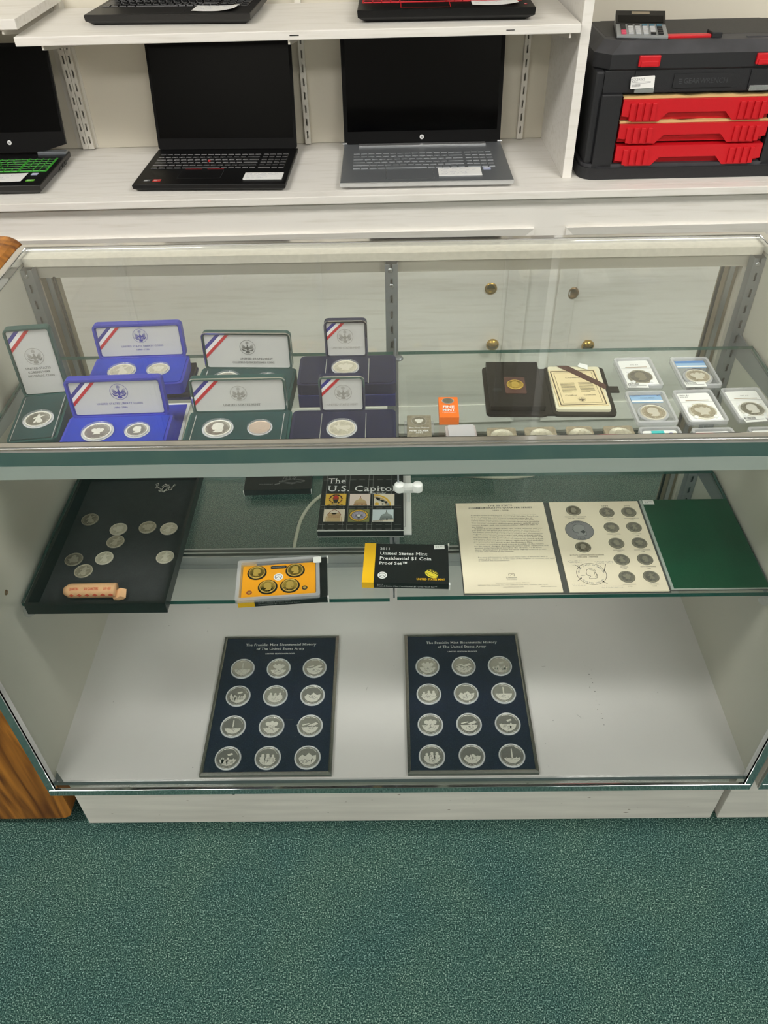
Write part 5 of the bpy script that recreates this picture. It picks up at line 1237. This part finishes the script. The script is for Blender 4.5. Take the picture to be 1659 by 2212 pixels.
for (ax, ay), (bx, by) in (((-.0590, -.0510), (-.0530, -.0575)), ((-.0090, -.0500), (-.0150, -.0660)), ((-.0620, -.0870), (-.0550, -.0805)), ((-.0150, -.0935), (-.0215, -.0880))):
    g.line([(ax, ay), (bx, by)], .0009, zz, 'ink'); dx, dy = bx-ax, by-ay; l_ = math.hypot(dx, dy); ux, uy = dx/l_, dy/l_
    g.flat([(bx + ux*.002, by + uy*.002), (bx - ux*.002 - uy*.0016, by - uy*.002 + ux*.0016), (bx - ux*.002 + uy*.0016, by - uy*.002 - ux*.0016)], zz + .0001, 'ink')
g.build('page_lettering', p2)
g = MB(); g.disc(0, 0, .0245, zz, 'coin_tarnish_print', 40) if 'coin_tarnish_print' in MATS else g.disc(0, 0, .0245, zz, 'ink_grey', 40)
g.ring(0, 0, .0238, .0245, zz + .0002, 'dim_print', 40)
def pr(poly, k, m_, z_, cx=0, cy=0): g.flat([(cx + x*k, cy + y*k) for x, y in poly], z_, m_)
pr(BUST, .0205, 'dim_print', zz + .0001); pr([(x*.94 + .01, y*.94) for x, y in BUST], .0205, 'grey_print', zz + .0003, 0, .0)
g.flat([(.000, -.0035), (.0070, .0005), (.0105, -.0045), (.0055, -.0085)], zz + .0004, 'dim_print'); arc_text(g, 'LIBERTY', 0, 0, .0212, 122, 58, .0034, zz + .0004, 'dim_print'); arc_text(g, '1932', 0, 0, .0212, 250, 290, .0034, zz + .0004, 'dim_print', True)
g.build('printed_quarter', p2, (-.0370, .0326, 0))
g = MB(); g.disc(0, 0, .0240, zz, 'cream_paper', 40); g.ring(0, 0, .0236, .0243, zz + .0001, 'ink', 44)
g.line([(x*.0150, y*.0150) for x, y in BUST + BUST[:1]], .0006, zz + .0002, 'ink'); g.line([(-.002, .010), (.004, .008), (.006, .002), (.003, -.003)], .0005, zz + .0002, 'ink'); g.line([(.006, .004), (.009, -.002), (.005, -.006)], .0005, zz + .0002, 'ink')
arc_text(g, 'UNITED STATES OF AMERICA', 0, 0, .0205, 175, 5, .0026, zz + .0002, 'ink_grey'); arc_text(g, 'QUARTER DOLLAR', 0, 0, .0205, 215, 325, .0026, zz + .0002, 'ink_grey', True); text(g, 'LIBERTY', -.0145, -.0045, .0075, .0019, zz + .0002, 'ink_grey', 'c', serif=False)
g.build('line_drawn_quarter', p2, (-.0364, -.0714, 0))
ds = [BUST, EAGLE, LIBERTY]
qs = [(-.0381, .0844, 'coin_worn_dark'), (-.0383, -.0087, 'coin_worn_dark')] + [((.0196, .0585)[i % 2], .0785 - .0393*(i // 2), 'coin_tarnish') for i in range(10)]
for i, (x, y, m_) in enumerate(qs):
    hole = MB().ring(0, 0, .0122, .0132, zz - .0001, 'album_spine', 36).build('coin_hole', p2, (x, y, 0))
    place('quarter', coin_mb(.0124, .0016, m_, [(ds[i % 3], 0, 0, .7, 0)] if i > 1 else [(HEADR, 0, 0, .7, 0)], ticks=36, seed=i).mesh('quarter'), hole, (0, 0, .0036))
s_ = MB().box(-.0098, .0098, -.0055, .0055, 0, .0005, 'paper').build('price_sticker', p3, M=Matrix.Translation((.0990, .1035, .0041)) @ Matrix.Rotation(R(-1), 4, 'Z'))
g = MB(); text(g, '29', -.0070, -.0022, .0065, .0045, .0007, 'ink_grey', 'l', serif=False); text(g, '95', .0010, .0002, .0055, .0024, .0007, 'ink_grey', 'l', serif=False); g.build('price_print', s_)

# ================================================================== MEDAL PANELS ON THE DECK
def medal_panel(label, x0, y0, w_, d_, cols, rows, seed, rz):
    cx, cy = x0 + w_/2, y0 + d_/2
    t = thing('medal_panel', label, 'medal display', (cx, cy, ZD), R(rz))
    MB().box(-w_/2 + .004, w_/2 - .004, -d_/2 + .004, d_/2 - .004, 0, .0070, 'panel_navy').build('backing_board', t)
    e = .006; h = .0095
    O = [(-w_/2, -d_/2), (w_/2, -d_/2), (w_/2, d_/2), (-w_/2, d_/2)]; I = [(-w_/2 + e, -d_/2 + e), (w_/2 - e, -d_/2 + e), (w_/2 - e, d_/2 - e), (-w_/2 + e, d_/2 - e)]
    for k in range(4):
        a, b, c, d = O[k], O[(k+1) % 4], I[(k+1) % 4], I[k]
        v = [(*p, 0) for p in (a, b, c, d)] + [(*a, h - .002), (*b, h - .002), (c[0], c[1], h - .0008), (d[0], d[1], h - .0008)]
        m1 = [((p[0]*.4 + q[0]*.6), (p[1]*.4 + q[1]*.6), h) for p, q in ((a, d), (b, c))]
        v += m1
        MB().add(v, [(3,2,1,0), (0,1,5,4), (4,5,9,8), (8,9,6,7), (2,3,7,6), (1,2,6,9,5), (0,4,8,7,3)], 'panel_frame').build('frame_bar', t)
    zz = .0073; g = MB()
    text(g, 'The Franklin Mint Bicentennial History', 0, d_/2 - .0240, .1420, .0056, zz, 'white_print', 'c', bold=.004)
    text(g, 'of The United States Army', 0, d_/2 - .0345, .0960, .0056, zz, 'white_print', 'c', bold=.004)
    text(g, 'LIMITED EDITION PROOFS', 0, d_/2 - .0455, .0580, .0026, zz, 'white_print', 'c', bold=.02, serif=False); g.build('lettering', t)
    i = 0
    for y in rows:
        for x in cols:
            i += 1
            c = MB().lathe([(.0205, .0), (.0205, .0012), (.0218, .0026), (.0230, .0024), (.0236, .0010), (.0236, 0)], 'capsule_ring', n=44).build('capsule_ring', t, (x - cx, y - cy, .0070))
            m_ = MB(); sd = seed*31 + i*7
            m_.lathe([(.0207, .0), (.0207, .0016), (.0200, .0019), (.0190, .0019), (.0186, .0014)], 'coin_mirror', n=40); m_.disc(0, 0, .0187, .00142, 'coin_mirror', 40)
            medal_scene(m_, sd, .0195, .0014, 'coin_frost', 'coin_mirror'); rn = random.Random(sd)
            for k in range(40):
                a = R(20 + 140*k/40) if k < 26 else R(225 + 90*(k-26)/14)
                if rn.random() < .2: continue
                m_.disc(.0177*math.cos(a), .0177*math.sin(a), .0005, .0017, 'coin_frost', 5)
            place('medal', m_.mesh('medal'), c, (0, 0, .0003))
    g = MB(); rn = random.Random(seed)
    for k in range(14): g.disc(rn.uniform(-w_/2 + .012, w_/2 - .012), rn.uniform(-d_/2 + .012, d_/2 - .012), rn.uniform(.0002, .0005), zz, 'grey_print', 6)
    if seed == 1: g.flat([(.045, -.055), (.051, -.058), (.054, -.054), (.048, -.052)], zz, 'grey_print'); g.line([(.012, -.046), (.024, -.041), (.040, -.042)], .0007, zz, 'dim_print')
    else: g.flat([(.052, -.058), (.060, -.056), (.066, -.063), (.058, -.062)], zz, 'grey_print'); g.line([(.070, -.064), (.070, -.058)], .001, zz, 'grey_print')
    g.build('scuff_marks', t)
ROWS = (.2466, .1826, .1157, .0508)
medal_panel('navy panel of twelve silver army medals on the deck under the proof set lens', .2626, .0170, .2315, .3100, (.3085, .3793, .4500), ROWS, 1, 0)
medal_panel('navy panel of twelve silver army medals on the deck under the quarter album', .6272, .0168, .2290, .3105, (.6708, .7415, .8122), ROWS, 2, 0)
